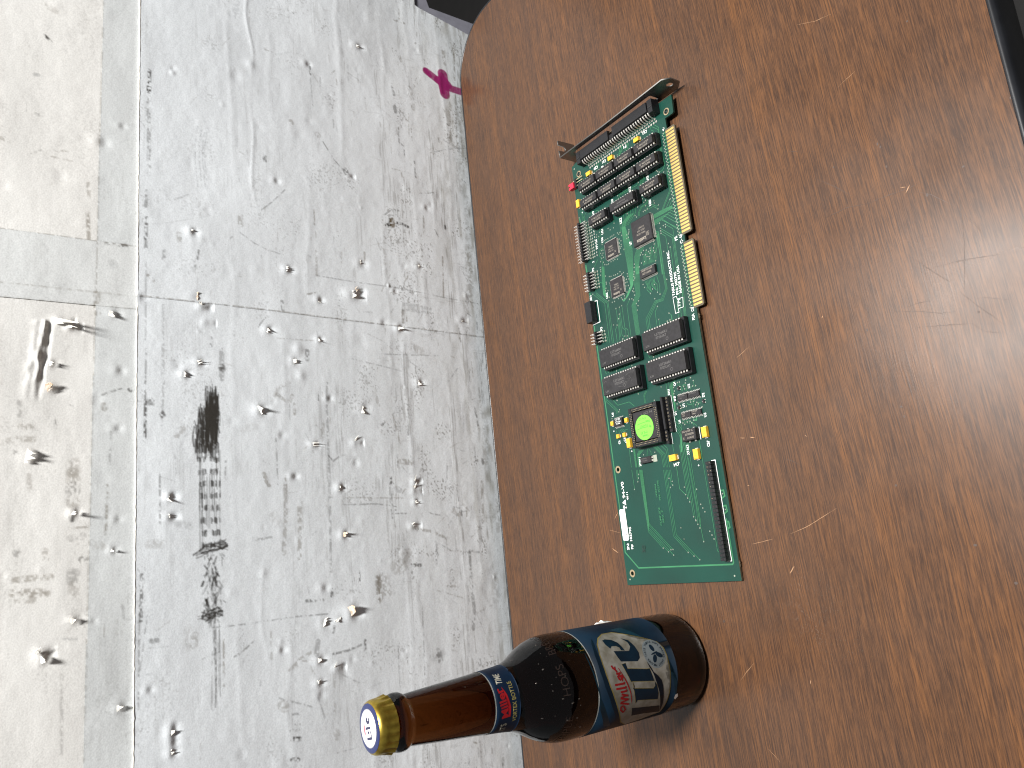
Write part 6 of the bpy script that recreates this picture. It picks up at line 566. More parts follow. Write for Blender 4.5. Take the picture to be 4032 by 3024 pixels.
# PLCC socket with stickered chip
sk = MB(); X0, X1, Y0, Y1 = -14.6, 14.6, -14.4, 14.4; H_ = 7.2
for a in ((X0, X1, Y0, Y0+3.4), (X0, X1, Y1-3.4, Y1)): sk.box(*a, .8, H_, 0, .25)
for a in ((X0, X0+3.4, Y0+3.4, Y1-3.4), (X1-3.4, X1, Y0+3.4, Y1-3.4)): sk.box(*a, .8, H_, 0, .25)
sk.box(X0+3.2, X1-3.2, Y0+3.2, Y1-3.2, .8, 3.5)
plcc = sk.obj('square_chip_socket', M['plastic'], card, (-201.9, 57.3, 0))
ct = MB()
for k in range(17):
    o_ = (k-8)*1.27
    for sgn in (-1, 1):
        for rr_ in (11.6, 13.0):
            ct.box(sgn*rr_-.2, sgn*rr_+.2, o_-.17, o_+.17, 7.0, 7.26); ct.box(o_-.17, o_+.17, sgn*rr_-.2, sgn*rr_+.2, 7.0, 7.26)
tag(ct.obj('contacts', M['tingold'], plcc), kind='stuff')
for cx, cy in ((12.2, -12.0), (-12.2, -12.0), (-12.2, 12.0)):
    MB().prism([(cx-1.5, cy), (cx, cy-1.5), (cx+1.5, cy), (cx, cy+1.5)], 7.2, 7.27).obj('extraction_slot', M['dark'], plcc)
MB().slab(-10.7, 10.7, -10.7, 10.7, 3.6, 7.0, .35).obj('square_chip', M['epoxy'], plcc)
t = MB(); text_line(t, 'i  (C) N', (7.6, 2.0), (7.6, -9.0), 1.5, 7.03, .01); t.obj('marking', M['mark2'], plcc)
stk = MB().disc(0, 0, 7.12, 8.9, 48).obj('test_sticker', M['sticker'], plcc, (-1.6, .4, 0)); tag(stk, 'round lime green sticker with handwritten test date')
t = MB()
for s_, x_, y0, y1, h_, bo in (('Tested', -5.2, -3.0, 2.6, 1.5, .01), ('M.E', -2.6, -2.2, 4.2, 1.9, -.012), ('By:', .4, -6.8, -4.2, 1.5, .01), ('HAMD', 1.9, -3.4, 4.0, 1.5, -.012), ('Date:', 4.4, -6.0, -1.8, 1.5, .01), ('1/4/12', 7.3, -2.6, 4.4, 1.8, -.012)): text_line(t, s_, (x_, y0), (x_, y1), h_, 7.15, bo)
t.ribbon([(-.1, -3.6), (.0, 2.0), (-.4, 7.0)], .3, 7.152); t.ribbon([(3.6, -1.6), (3.4, 3.0), (2.9, 7.0)], .3, 7.154)
t.obj('handwriting', M['ink'], stk)
# resistor networks standing in strip sockets
for xa, xb, y0, y1, sip in ((-185.6, -210.4, 35.2, 37.9, (-185.4, -208.6)), (-193.5, -218.0, 39.9, 42.5, None)):
    st_ = MB(); n = int((xa-xb)/2.54)
    root = MB().box(xb, xa, y0, y1, .4, 3.2).obj('strip_socket', M['plastic'], card)
    cell = MB().box(-1.1, 1.1, -1.2, 1.2, 0, .5, 0, .3).mesh('socket_cell', M['plastic'])
    hole = MB().disc(0, 0, 0, .52, 10).ring(0, 0, .004, .52, .62, 10, 1).mesh('contact', [M['dark'], M['tingold']])
    for k in range(n): c_ = obj('socket_cell', cell, root, (xa-1.35-2.54*k, (y0+y1)/2, 3.2)); obj('contact', hole, root, (xa-1.35-2.54*k, (y0+y1)/2, 3.71))
    if sip:
        r_ = MB().slab(sip[1], sip[0], 38.1, 39.9, 1.2, 6.6, .35).obj('resistor_network', M['plastic'], card)
outline([(-185.0, 34.7), (-210.8, 34.7)], .3, closed=False); outline([(-210.9, 39.5), (-218.6, 39.5)], .3, closed=False)
# oscillator and crystal
os_ = MB().slab(-3.9, 3.9, -6.2, 6.2, .4, 4.2, .3).obj('oscillator', M['epoxy'], card, (-215.4, 21.1, 0))
t = MB(); text_line(t, 'SG-615P C', (1.9, 5.2), (1.9, -4.4), 1.4, 4.23, .005); text_line(t, '20.0000M', (-.3, 3.0), (-.3, -4.6), 1.4, 4.23, .005); text_line(t, 'E    A1620', (-2.7, 4.8), (-2.7, -4.4), 1.4, 4.23, .005); t.obj('marking', M['mark'], os_)
for dx, dy in ((-4.1, -2.6), (-4.1, 2.6), (4.1, -2.6), (4.1, 2.6)): MB().box(dx-.7, dx+.7, dy-.7, dy+.7, .05, .8).obj('terminal', M['tin'], os_)
outline([(-211.2, 14.4), (-219.8, 14.4)], .45, closed=False)
xt = MB().slab(-2.2, 2.2, -5.2, 5.2, .3, 2.4, .2).obj('crystal', M['epoxy'], card, (-225.6, 66.0, 0))
t = MB(); text_line(t, 'E 5444A', (.7, 4.2), (.7, -1.5), .9, 2.43, 0); text_line(t, '7.3728M', (-.9, 4.2), (-.9, -2.0), .9, 2.43, 0); t.obj('marking', M['mark2'], xt)
for dx in (-1.0, 1.0): MB().box(dx-.6, dx+.6, -6.6, -5.2, .06, 1.3).obj('terminal', M['tin'], xt)
MB().poly([(-223.2, 60.3), (-228.0, 60.3), (-228.0, 56.4), (-223.2, 56.4)], .26).obj('solder_pad', M['via'], card)
# long two-row socket strip
fh = bpy.data.objects.new('socket_strip', None)
fb = MB().box(-299.3, -235.3, 5.7, 10.1, .2, 1.2).obj('socket_strip', M['plastic'], card); bpy.data.objects.remove(fh)
cm = MB(); cm.box(-1.19, 1.19, -2.2, 2.2, 0, 3.6, 0, .07)
for yy in (-1.15, 1.15): cm.poly([(-.52, yy-.52), (.42, yy-.52), (.42, yy+.42), (-.52, yy+.42)], 3.62, 1)
cmm = cm.mesh('socket_cell', [M['plastic'], M['dark']])
for k in range(25): obj('socket_cell', cmm, fb, (-236.6-2.56*k, 7.9, 1.2))
rs2 = random.Random(4)
glint = MB().box(-.14, .14, -.16, .16, 0, .03).mesh('contact', M['tingold'])
for k in (0, 1, 1, 2, 2, 3, 3, 5, 6, 9, 9): obj('contact', glint, fb, (-236.4-2.56*k, 7.9+rs2.choice((-1.15, 1.15))+rs2.uniform(-.2, .2), 4.835+rs2.uniform(0, .003)))
for x, y0, y1 in ((-258.5, 2.6, 5.0), (-268.3, 2.6, 5.0), (-278.5, 2.6, 5.0)): tr2 = MB().ribbon([(x+3.4, y1), (x+3.4, y0), (x-.2, y0-.3), (x-1.6, y1)], 1.1, .2).obj('copper_pour', M['trace'], card)
# LED bar at the far edge
lb = MB().box(-112.2, -95.3, 97.6, 104.6, .1, 6.0, 0, .1).obj('led_block', M['plastic'], card)
sl = MB().box(-.22, .22, -.9, .35, -3.2, .04).mesh('led_slot', M['dark']); rb = MB().box(-1.5, 1.5, -.25, .0, -5.2, -.5).mesh('led_rib', M['plastic']); le = MB().lathe([(1.35, 0), (1.35, 1.0), (1.1, 1.8), (.6, 2.2)], 16).mesh('led', M['led'], True)
for k in range(5):
    if k < 4: obj('led_slot', sl, lb, (-98.7-3.38*k, 98.2, 6.0))
    obj('led_rib', rb, lb, (-97.0-3.38*k, 97.6, 6.0)); o_ = obj('led', le, lb, (-97.0-3.38*k, 104.5, 3.0)); o_.rotation_euler = (-math.pi/2, 0, 0)
# right-angle pin headers hanging over the far edge
def header(name, x_first, n, yb, rows=2, reach=107.0, yp=(92.5, 95.2)):
    body = MB().box(x_first-2.54*(n-1)-1.2, x_first+1.2, yb-1.2, yb+1.2, .25, 1.2).obj(name, M['plastic'], card)
    cell = MB().box(-1.17, 1.17, -1.25, 1.25, 0, 4.0, 0, .2).mesh('header_cell', M['plastic'])
    def pm(z, yp_):
        a = MB().box(-.25, .25, yp_, reach, z-.25, z+.25); a.box(-.25, .25, yp_-.5, yp_, .05, z+.25); return a.mesh('pin', M['tin'])
    P = [pm(3.5, yp[0]), pm(1.5, yp[1])]
    for k in range(n):
        obj('header_cell', cell, body, (x_first-2.54*k, yb, 1.2))
        for r_ in range(rows): obj('pin', P[r_], body, (x_first-2.54*k, 0, 0))
    v_ = MB()
    for k in range(n):
        for r_ in range(rows): v_.ring(x_first-2.54*k, yp[r_]-.3, .24, .3, .85, 12)
    tag(v_.obj('solder_rings', M['via'], card), kind='stuff')
header('pin_header', -29.8, 13, 100.6, 2, 107.4, (93.6, 96.4))
header('pin_header', -72.9, 6, 97.4, 2, 104.2, (91.2, 94.0))
header('pin_header', -121.5, 4, 98.1, 2, 104.6, (92.2, 95.0))
dots = MB()
for k in range(13):
    for y in (91.0, 88.4): dots.box(-30.4-2.54*k, -29.2-2.54*k, y-.4, y+.4, .05, .45)
tag(dots.obj('solder_joints', M['tin'], card), kind='stuff')
# red jumper on its pins
jh = MB().box(2.6, 10.2, 98.8, 101.0, .3, 2.6).obj('jumper_header', M['plastic'], card)
jp = MB().box(-.3, .3, -8.0, 2.6, -.3, .3).box(-.3, .3, -8.6, -8.0, -1.7, .3).mesh('pin', M['tingold'])
for k in range(3): obj('pin', jp, jh, (9.0-2.54*k, 100.2, 1.8))
jm = MB(); jm.box(-2.5, 2.5, 0, 4.4, .2, 3.9, 0, .15); jm.box(-2.5, -.6, 4.4, 6.0, .4, 3.7); jm.box(.6, 2.5, 4.4, 6.0, .4, 3.7)
jo = jm.obj('jumper_cap', M['red'], card, (5.2, 101.0, 0)); tag(jo, 'small red plastic jumper cap at the far edge')
# ribbon connector with curved leads
cb = MB().box(17.6, 27.2, 4.6, 89.6, .3, 3.0).obj('ribbon_connector', M['plastic'], card)
for ya, yb_ in ((51.2, 84.6), (9.6, 46.6)): MB().box(18.4, 26.3, ya, yb_, 3.0, 8.1, 0, .25).obj('shroud', M['plastic'], cb)
MB().box(18.1, 22.0, 9.6, 84.6, 3.0, 6.9).obj('shroud', M['plastic'], cb)
for ya, yb_ in ((84.8, 89.8), (4.4, 9.4)):
    MB().box(16.2, 26.8, ya, yb_, .3, 7.6, 0, .3).obj('latch_post', M['plastic'], cb); MB().box(20.5, 21.3, ya+.8, yb_-.8, 7.6, 7.9).obj('latch_groove', M['dark'], cb)
lp = MB(); prof = [(18.6, 6.4), (17.4, 6.2), (16.4, 5.4), (15.7, 4.0), (15.3, 2.2), (15.15, .05)]
for i in range(len(prof)-1):
    (xa, za), (xb, zb_) = prof[i], prof[i+1]; d = math.hypot(xb-xa, zb_-za); nx_, nz_ = -(zb_-za)/d*.32, (xb-xa)/d*.32
    lp.add([(xa, -.52, za), (xb, -.52, zb_), (xb, .52, zb_), (xa, .52, za), (xa-nx_, -.52, za-nz_), (xb-nx_, -.52, zb_-nz_), (xb-nx_, .52, zb_-nz_), (xa-nx_, .52, za-nz_)], [(0, 1, 2, 3), (7, 6, 5, 4), (0, 4, 5, 1), (2, 6, 7, 3)])
lpm = lp.mesh('lead', M['tin'])
for k in range(30): obj('lead', lpm, cb, (0, 84.0-2.54*k, 0))
jn = MB()
for k in range(30):
    jn.ring(14.9, 84.0-2.54*k, .24, .35, .85, 10); jn.ring(12.4, 82.8-2.54*k, .24, .35, .85, 10); jn.lathe([(.34, .05), (.3, .6)], 8)
    jn.v[-16:] = [(a+12.4, b_+82.8-2.54*k, c2) for a, b_, c2 in jn.v[-16:]]
tag(jn.obj('solder_joints', M['tin'], card), kind='stuff')
gp = MB().box(-.25, .25, -.25, .25, 0, 3.4).mesh('gold_post', M['tingold'])
for dy in (47.8, 49.9): obj('gold_post', gp, cb, (24.6, dy, 3.0))
# steel bracket with a wide opening, a screw hole and a forked tab
bk = bpy.data.objects.new('bracket', None)
def vplate(name, out_, holes, x0, x1, parent):
    # outline in (y,z): extrude along x
    o_ = curve_plate(name, out_, holes, x0, x1, M['steel'], parent)
    for v in o_.data.vertices: y, z, x = v.co; v.co = (x, y, z)
    o_.data.flip_normals(); return o_
bpy.data.objects.remove(bk)
br = vplate('bracket', [(103.6, -4.4), (103.6, 12.4), (48, 12.2), (-12.6, 14.0), (-17.4, 9.6), (-17.2, .2), (-10.6, -5.2), (-5.0, -4.6)], [[(5.6, 8.2), (4.6, 7.2), (4.6, -.6), (92.5, -.6), (92.5, 7.8)], circ(-11.4, 4.4, 2.5)], 28.4, 29.3, card)
tb_ = curve_plate('bracket_tab', [(29.3, -4.4), (44.0, -4.4), (43.6, 13.0), (39.6, 13.0), (39.4, 7.2), (37.6, 5.4), (35.8, 6.0), (34.9, 8.0), (34.6, 12.9), (29.3, 12.4)], [], 0, .9, M['steel'], br)
for v in tb_.data.vertices: x, z, y = v.co; v.co = (x, y+.1028, z)
# serial label with bars
sl_ = MB(); P = []
for cx, cy, a0 in ((-258.7, 100.9, 0), (-279.0, 100.7, 90), (-279.0, 97.1, 180), (-258.7, 97.3, 270)):
    for k in range(6): a = math.radians(a0+18*k); P.append((cx+1.3*math.cos(a), cy+1.3*math.sin(a)))
sl_.prism(P, .26, .34); so_ = sl_.obj('serial_label', M['paperlabel'], card); tag(so_, 'white rounded barcode label by the far edge')
bars = MB(); rs3 = random.Random(21); x = -260.2
while x > -277.6:
    w_ = rs3.choice((.12, .12, .24, .36)); bars.poly([(x, 97.0), (x, 98.9), (x-w_, 98.9), (x-w_, 97.0)], .36); x -= w_+rs3.choice((.14, .2, .3))
bars.obj('barcode', M['mark2'], so_)
t = MB(); text_line(t, '0002720004', (-275.8, 99.6), (-262.4, 99.9), 1.3, .36, 0); t.obj('printed_text', M['mark2'], so_)
# ------------------------------------------------------------------ beer bottle
BX, BY = -362.4, 68.9
TH0 = math.atan2(C[1]-BY, C[0]-BX)
bot = bpy.data.objects.new('beer_bottle', None); COL.objects.link(bot); bot.location = (BX*MM, BY*MM, 0); bot.rotation_euler = (0, 0, TH0)
tag(bot, 'brown glass longneck beer bottle with blue label and gold crown cap, standing on the table', 'bottle')
prof = [(0, 2.2), (18, 2.2), (23.5, 1.0), (26.0, 0), (28.2, .5), (29.8, 1.9), (30.6, 4.2), (30.9, 8), (30.9, 40), (30.9, 70), (30.9, 100), (30.9, 106), (30.6, 111), (29.8, 115.5), (28.4, 120), (26.4, 124.5), (23.9, 129), (21.6, 133), (19.8, 137), (18.6, 141), (17.9, 145), (17.4, 150), (16.8, 158), (15.9, 168), (15.2, 178), (14.5, 188), (13.7, 198), (13.0, 206), (12.9, 207.2), (14.2, 208.0), (14.8, 209.6), (14.8, 212.0), (14.2, 213.8), (12.9, 214.2), (12.8, 222), (11.5, 224.5), (0.0, 224.5)]
def rad(z):
    P = [p for p in prof[3:] if p[0] > 5]
    zs = [p[1] for p in P]; rs_ = [p[0] for p in P]; return float(np.interp(z, zs, rs_))
g = bpy.data.materials.new('amber_glass'); g.use_nodes = True; N = g.node_tree.nodes; L = g.node_tree.links; b = N['Principled BSDF']
b.inputs['Base Color'].default_value = (1, 1, 1, 1); b.inputs['Transmission Weight'].default_value = 1; b.inputs['IOR'].default_value = 1.45; b.inputs['Roughness'].default_value = .03
tc = N.new('ShaderNodeTexCoord'); n1 = N.new('ShaderNodeTexNoise'); n1.inputs['Scale'].default_value = 130; n1.inputs['Detail'].default_value = 5; L.new(tc.outputs['Object'], n1.inputs['Vector'])
r = N.new('ShaderNodeMapRange'); r.inputs['From Min'].default_value = .52; r.inputs['From Max'].default_value = .75; r.inputs['To Min'].default_value = .015; r.inputs['To Max'].default_value = .07; L.new(n1.outputs['Fac'], r.inputs['Value']); L.new(r.outputs['Result'], b.inputs['Roughness'])
n2 = N.new('ShaderNodeTexNoise'); n2.inputs['Scale'].default_value = 45; L.new(tc.outputs['Object'], n2.inputs['Vector']); bp_ = N.new('ShaderNodeBump'); bp_.inputs['Strength'].default_value = .10; bp_.inputs['Distance'].default_value = .0006; L.new(n2.outputs['Fac'], bp_.inputs['Height']); L.new(bp_.outputs['Normal'], b.inputs['Normal'])
va = N.new('ShaderNodeVolumeAbsorption'); va.inputs['Color'].default_value = (0.58, 0.35, 0.06, 1); va.inputs['Density'].default_value = 205; L.new(va.outputs['Volume'], N['Material Output'].inputs['Volume'])
M['glass'] = g
gb = MB(); pp = [p for p in prof if p[0] > 0]; gb.lathe(pp, 96); 
go = gb.obj('glass_body', M['glass'], bot, smooth=True)
# crown cap
M['capgold'] = vary(mat('cap_gold', (0.50, 0.37, 0.06), .30, .9), 260, .3, c2=(0.30, 0.20, 0.03), rough=(.22, .45)); M['capblue'] = mat('cap_blue', (0.020, 0.030, 0.11), .28, .3); M['capwhite'] = mat('cap_white', (0.80, 0.78, 0.80), .3); M['capgrey'] = mat('cap_grey', (0.32, 0.32, 0.36), .35, .4); M['capink'] = mat('cap_ink', (0.02, 0.022, 0.06), .4); M['capred'] = mat('cap_red', (0.55, 0.10, 0.13), .4)
cap = MB(); n = 168; rows = [(216.4, 14.5, 1.0), (217.2, 14.4, .9), (218.9, 14.1, .62), (220.8, 13.85, .34), (222.6, 13.75, .12), (224.4, 13.55, 0), (225.7, 12.9, 0), (226.5, 11.8, 0)]
for z, r_, a in rows: cap.v += [((r_+a*.5*math.cos(21*t))*math.cos(t), (r_+a*.5*math.cos(21*t))*math.sin(t), z+a*.35*math.cos(21*t)) for t in (2*math.pi*i/n for i in range(n))]
for k in range(len(rows)-1):
    for i in range(n): cap.f.append((k*n+i, k*n+(i+1) % n, (k+1)*n+(i+1) % n, (k+1)*n+i)); cap.mi.append(0)
co = cap.obj('crown_cap', M['capgold'], bot, smooth=True)
ctop = MB().lathe([(12.1, 226.42), (11.4, 226.66), (10.0, 226.84), (.2, 226.92)], 72, cap0=False).obj('cap_top', M['capblue'], co, smooth=True)
MB().ring(0, 0, 226.96, 9.0, 9.5, 48).obj('cap_ring', M['capgrey'], ctop); MB().disc(0, 0, 226.98, 9.0, 48).obj('cap_disc', M['capwhite'], ctop)
MB().ring(0, 0, 227.0, 7.9, 8.25, 48).obj('cap_ring', M['capgrey'], ctop)
# letters on the cap read from the camera side: right is local +y, up is local -x
def capxf(pts): return [(-v, u) for u, v in pts]
t = MB()
for P in ([(-5.6, -3.0), (-5.6, 3.2), (-4.2, 3.2), (-4.2, -1.6), (-1.6, -1.6), (-1.2, -3.0)], [(-2.6, -.6), (-2.6, 1.6), (-1.3, 1.6), (-1.3, -.6)], [(-.5, -2.6), (-.5, 3.6), (.8, 3.6), (.8, 2.0), (2.0, 2.0), (2.0, .9), (.8, .9), (.8, -2.6)], [(2.2, -1.8), (2.0, .6), (3.4, 2.2), (5.4, 1.8), (5.6, .2), (3.6, -.2), (3.6, -.9), (5.6, -1.0), (4.6, -2.4), (3.0, -2.6)]): t.poly(capxf(P), 227.02)
t.obj('cap_lettering', M['capink'], ctop)
MB().poly(capxf([(-3.2, 4.0), (-2.0, 6.0), (3.2, 5.6), (2.6, 4.2)]), 227.025).obj('cap_red_script', M['capred'], ctop)
# printed labels wrapped round the glass
def wrap(name, polys, mt, parent, off, texts=(), strokes=(), seg=.9):
    # polys given as [(theta, z)...]; theta from the camera-facing meridian
    bm = bmesh.new()
    def addf(P):
        try: f = bm.faces.new([bm.verts.new((th, z/1000., 0)) for th, z in P])
        except ValueError: pass
    for P in polys: addf(P)
    for st_, (ta, za), (tb2, zb2), hh, bo in texts:
        vs_, fs_, x0, x1 = text_geo(st_, bo); rr_ = rad((za+zb2)/2); 
        dth, dz = tb2-ta, zb2-za; Lm = math.hypot(dth*rr_, dz); ux, uz = dth*rr_/Lm, dz/Lm
        vv = []
        for v in vs_:
            a_ = (v[0]-x0)/(x1-x0)*Lm; h_ = v[1]/.7*hh; vv.append(bm.verts.new((ta+(a_*ux-h_*uz)/rr_, (za+a_*uz+h_*ux)/1000., 0)))
        for f in fs_:
            try: bm.faces.new([vv[i] for i in f])
            except ValueError: pass
    for P, w_ in strokes:
        rr_ = 31; m2 = MB().ribbon([(th*rr_, z) for th, z in P], w_, 0); vv = [bm.verts.new((v[0]/rr_, v[1]/1000., 0)) for v in m2.v]
        for f in m2.f: bm.faces.new([vv[i] for i in f])
    bmesh.ops.triangulate(bm, faces=bm.faces[:], ngon_method='EAR_CLIP')
    lo = min(v.co.x for v in bm.verts); hi = max(v.co.x for v in bm.verts); k = math.ceil(lo/.07)
    while k*.07 < hi:
        bmesh.ops.bisect_plane(bm, geom=bm.verts[:]+bm.edges[:]+bm.faces[:], dist=1e-7, plane_co=(k*.07, 0, 0), plane_no=(1, 0, 0)); k += 1
    zl = min(v.co.y for v in bm.verts); zh = max(v.co.y for v in bm.verts)
    if zh > .1:
        k = math.ceil(zl/.003)
        while k*.003 < zh: bmesh.ops.bisect_plane(bm, geom=bm.verts[:]+bm.edges[:]+bm.faces[:], dist=1e-7, plane_co=(0, k*.003, 0), plane_no=(0, 1, 0)); k += 1
    for v in bm.verts:
        th, z = v.co.x, v.co.y*1000; r_ = rad(z)+off; v.co = (r_*math.cos(th)*MM, r_*math.sin(th)*MM, z*MM)
    bmesh.ops.recalc_face_normals(bm, faces=bm.faces[:])
    for f in bm.faces:
        c_ = f.calc_center_median()
        if f.normal.x*c_.x+f.normal.y*c_.y < 0: f.normal_flip()
    me = bpy.data.meshes.new(name); bm.to_mesh(me); bm.free(); me.materials.append(mt); me.polygons.foreach_set('use_smooth', [True]*len(me.polygons))
    return obj(name, me, parent)
def lab(name, col, rough=.42, dirt=.35, sc_=90):
    return vary(mat(name, col, rough, spec=.15), sc_, dirt, rough=(rough-.08, rough+.15))
M['lnavy'] = vary(mat('label_navy', (0.002, 0.006, 0.012), .45, spec=.15), 35, .3, c2=(0.003, 0.012, 0.024)); M['lblue'] = lab('label_blue', (0.003, 0.016, 0.032)); M['lteal'] = lab('label_teal', (0.007, 0.034, 0.056)); M['lcream'] = vary(mat('label_cream', (0.255, 0.25, 0.225), .5, spec=.2), 160, .5, c2=(0.16, 0.15, 0.12)); M['lgold'] = lab('label_gold', (0.24, 0.19, 0.06)); M['lred'] = lab('label_red', (0.30, 0.012, 0.016)); M['lgrey'] = lab('label_silver', (0.18, 0.21, 0.225)); M['lborder'] = lab('label_border', (0.22, 0.23, 0.22)); M['lneck'] = lab('neck_navy', (0.004, 0.013, 0.032)); M['lyel'] = lab('neck_gold_print', (0.28, 0.235, 0.08)); M['lwhite'] = lab('neck_white_print', (0.34, 0.33, 0.28))
LAB = {'cream':[[0.834,75.912],[0.74,81.34],[0.589,85.526],[0.381,88.009],[0.191,88.722],[-0.01,88.314],[-0.21,86.869],[-0.442,83.847],[-0.707,79.396],[-1.091,72.19],[-1.322,63.674],[-1.254,54.873],[-1.121,43.46],[-1.142,38.286],[-0.952,38.228],[-0.763,37.688],[-0.572,37.796],[-0.412,39.004],[-0.194,41.244],[-0.025,38.307],[0.095,37.174],[0.25,37.379],[0.394,40.106],[0.466,44.133],[0.448,50.173],[0.524,52.105],[0.624,57.021],[0.733,61.538],[0.831,67.972]],'eye':[[0.67,80.202],[0.69,77.788],[0.649,73.506],[0.557,70.404],[0.441,68.997],[0.359,68.454],[0.381,71.129],[0.441,71.212],[0.49,73.246],[0.501,76.509],[0.457,78.335],[0.556,80.076]],'ebowl':[[0.394,77.005],[0.336,65.347],[0.418,62.754],[0.519,62.755],[0.641,65.699],[0.564,61.237],[0.411,59.276],[0.268,58.503],[0.164,59.384],[0.111,62.006],[0.17,74.868],[0.273,76.234]],'gap_ti':[[0.116,75.054],[0.125,72.037],[0.018,71.663],[-0.066,56.448],[-0.068,54.003],[-0.216,52.552],[-0.313,51.541],[-0.234,67.969],[-0.227,69.263],[-0.23,70.596],[-0.061,72.923]],'gap_il':[[-0.231,69.28],[-0.322,68.248],[-0.359,69.356],[-0.454,52.013],[-0.41,50.697],[-0.33,50.932],[-0.397,49.318],[-0.58,47.333],[-0.71,46.92],[-0.613,64.854],[-0.674,65.985],[-0.391,68.482]],'gap_tail':[[0.068,54.877],[-0.034,52.91],[-0.143,51.159],[-0.23,48.003],[-0.327,45.077],[-0.45,43.667],[-0.635,42.272],[-0.875,40.426],[-1.134,38.925],[-0.887,42.41],[-0.714,44.645],[-0.515,47.202],[-0.333,49.736],[-0.16,51.745],[-0.039,53.884]],'gap_l':[[-0.765,68.178],[-0.894,42.963],[-1.118,39.262],[-1.016,54.324],[-0.977,65.665]],'teal1':[[0.781,86.809],[0.714,86.721],[0.505,88.9],[0.281,89.818],[-0.004,89.512],[-0.285,87.154],[-0.62,82.236],[-0.974,75.553],[-0.98,78.047],[-0.596,85.784],[-0.225,91.135],[0.072,92.848],[0.382,92.216],[0.617,89.85]],'teal2':[[0.94,67.732],[0.954,58.233],[0.788,53.62],[0.541,47.966],[0.276,42.574],[0.012,37.381],[-0.215,33.262],[-0.435,31.126],[-0.69,30.236],[-0.679,31.888],[-0.486,33.606],[-0.238,36.741],[-0.014,40.551],[0.189,38.51],[0.394,40.106],[0.505,48.831],[0.663,56.023],[0.809,62.242]],'teal3':[[0.488,98.48],[0.326,98.215],[0.097,97.522],[-0.139,96.473],[-0.417,94.773],[-0.79,87.474],[-1.181,79.531],[-1.096,86.299],[-0.622,94.811],[-0.291,96.335],[-0.094,97.799],[0.183,98.833],[0.375,99.005]],'swash':[[-0.671,69.719],[-0.433,71.611],[-0.186,75.177],[-0.016,77.706],[0.076,79.058],[0.057,78.435],[-0.04,76.907],[-0.212,73.84],[-0.438,70.904],[-0.57,69.903]],'emblem':[0.195,46.424],'s_m1':[[-0.676,75.615],[-0.761,73.663],[-0.809,74.85],[-0.744,77.571],[-0.676,77.951],[-0.652,76.158]],'s_m2':[[-0.586,79.201],[-0.65,71.822]],'s_m3':[[-0.571,79.111],[-0.548,73.344]],'s_m4':[[-0.489,79.462],[-0.548,72.645]],'s_m5':[[-0.476,79.499],[-0.453,73.499]],'s_m6':[[-0.416,78.752],[-0.473,73.278]],'s_i':[[-0.372,79.455],[-0.373,75.137],[-0.348,74.599]],'s_l1':[[-0.297,82.946],[-0.308,75.403],[-0.282,75.161]],'s_l2':[[-0.219,83.694],[-0.227,76.518],[-0.203,76.05]],'s_e':[[-0.157,78.724],[-0.122,79.94],[-0.08,80.466],[-0.062,79.183],[-0.106,78.097],[-0.154,77.578],[-0.117,77.061],[-0.062,77.632]],'s_r':[[-0.031,81.3],[-0.029,78.004]],'s_r2':[[-0.005,80.344],[0.052,81.417],[0.083,82.749],[0.135,83.425]],'s_r3':[[0.044,81.345],[0.107,81.232]]}
PI = math.pi
def band(z0, z1, t0=-PI, t1=PI, n=60): return [(t0+(t1-t0)*i/n, z0(t0+(t1-t0)*i/n) if callable(z0) else z0) for i in range(n+1)]+[(t0+(t1-t0)*i/n, z1(t0+(t1-t0)*i/n) if callable(z1) else z1) for i in range(n, -1, -1)]
botz = lambda t: 31.2
main = wrap('body_label', [band(30.6, 96.6, -2.6, 2.6)], M['lnavy'], bot, .06)
wrap('label_border', [band(96.0, 96.7, -2.6, 2.6)], M['lborder'], main, .09)
def grow(P, d):
    # push outline outward in (arc, z) space
    Q = [(t*31, z) for t, z in P]; n_ = len(Q); A_ = sum(Q[i][0]*Q[(i+1) % n_][1]-Q[(i+1) % n_][0]*Q[i][1] for i in range(n_)); sg = 1 if A_ > 0 else -1; R_ = []
    for i in range(n_):
        a, c_ = Vector(Q[i-1]), Vector(Q[(i+1) % n_]); t_ = (c_-a).normalized(); R_.append(((Q[i][0]+sg*t_.y*d)/31, Q[i][1]-sg*t_.x*d))
    return R_
wrap('label_swirl', [LAB['teal2']], M['lteal'], main, .095); wrap('label_swirl', [LAB['teal1']], M['lblue'], main, .10); wrap('label_swirl', [LAB['teal3']], M['lteal'], main, .105)
wrap('logo_outline', [grow(LAB['cream'], .75)], M['lgold'], main, .12)
logo = wrap('logo_lettering', [LAB['cream']], M['lcream'], main, .15)
wrap('logo_outline', [grow(LAB[k], .28) for k in ('gap_ti', 'gap_il')], M['lgold'], main, .18)
wrap('logo_counter', [LAB[k] for k in ('eye', 'ebowl')], M['lblue'], main, .22); wrap('logo_counter', [LAB[k] for k in ('gap_ti', 'gap_il')], M['lblue'], main, .225); wrap('logo_counter', [LAB[k] for k in ('gap_tail', 'gap_l')], M['lnavy'], main, .23)
wrap('red_script', [LAB['swash']], M['lred'], main, .25, strokes=[(LAB['s_'+k], 1.15) for k in ('m1', 'm2', 'm4', 'm6', 'i', 'l1', 'l2', 'e', 'r', 'r2')]); wrap('red_script', [], M['lred'], main, .28, strokes=[(LAB['s_'+k], .8) for k in ('m3', 'm5', 'r3')])
et, ez_ = LAB['emblem']
def el(cx, cy, a, b_, rot, n=16): return [(et+(cx+a*math.cos(2*PI*i/n)*math.cos(rot)-b_*math.sin(2*PI*i/n)*math.sin(rot))/31, ez_+cy+a*math.cos(2*PI*i/n)*math.sin(rot)+b_*math.sin(2*PI*i/n)*math.cos(rot)) for i in range(n)]
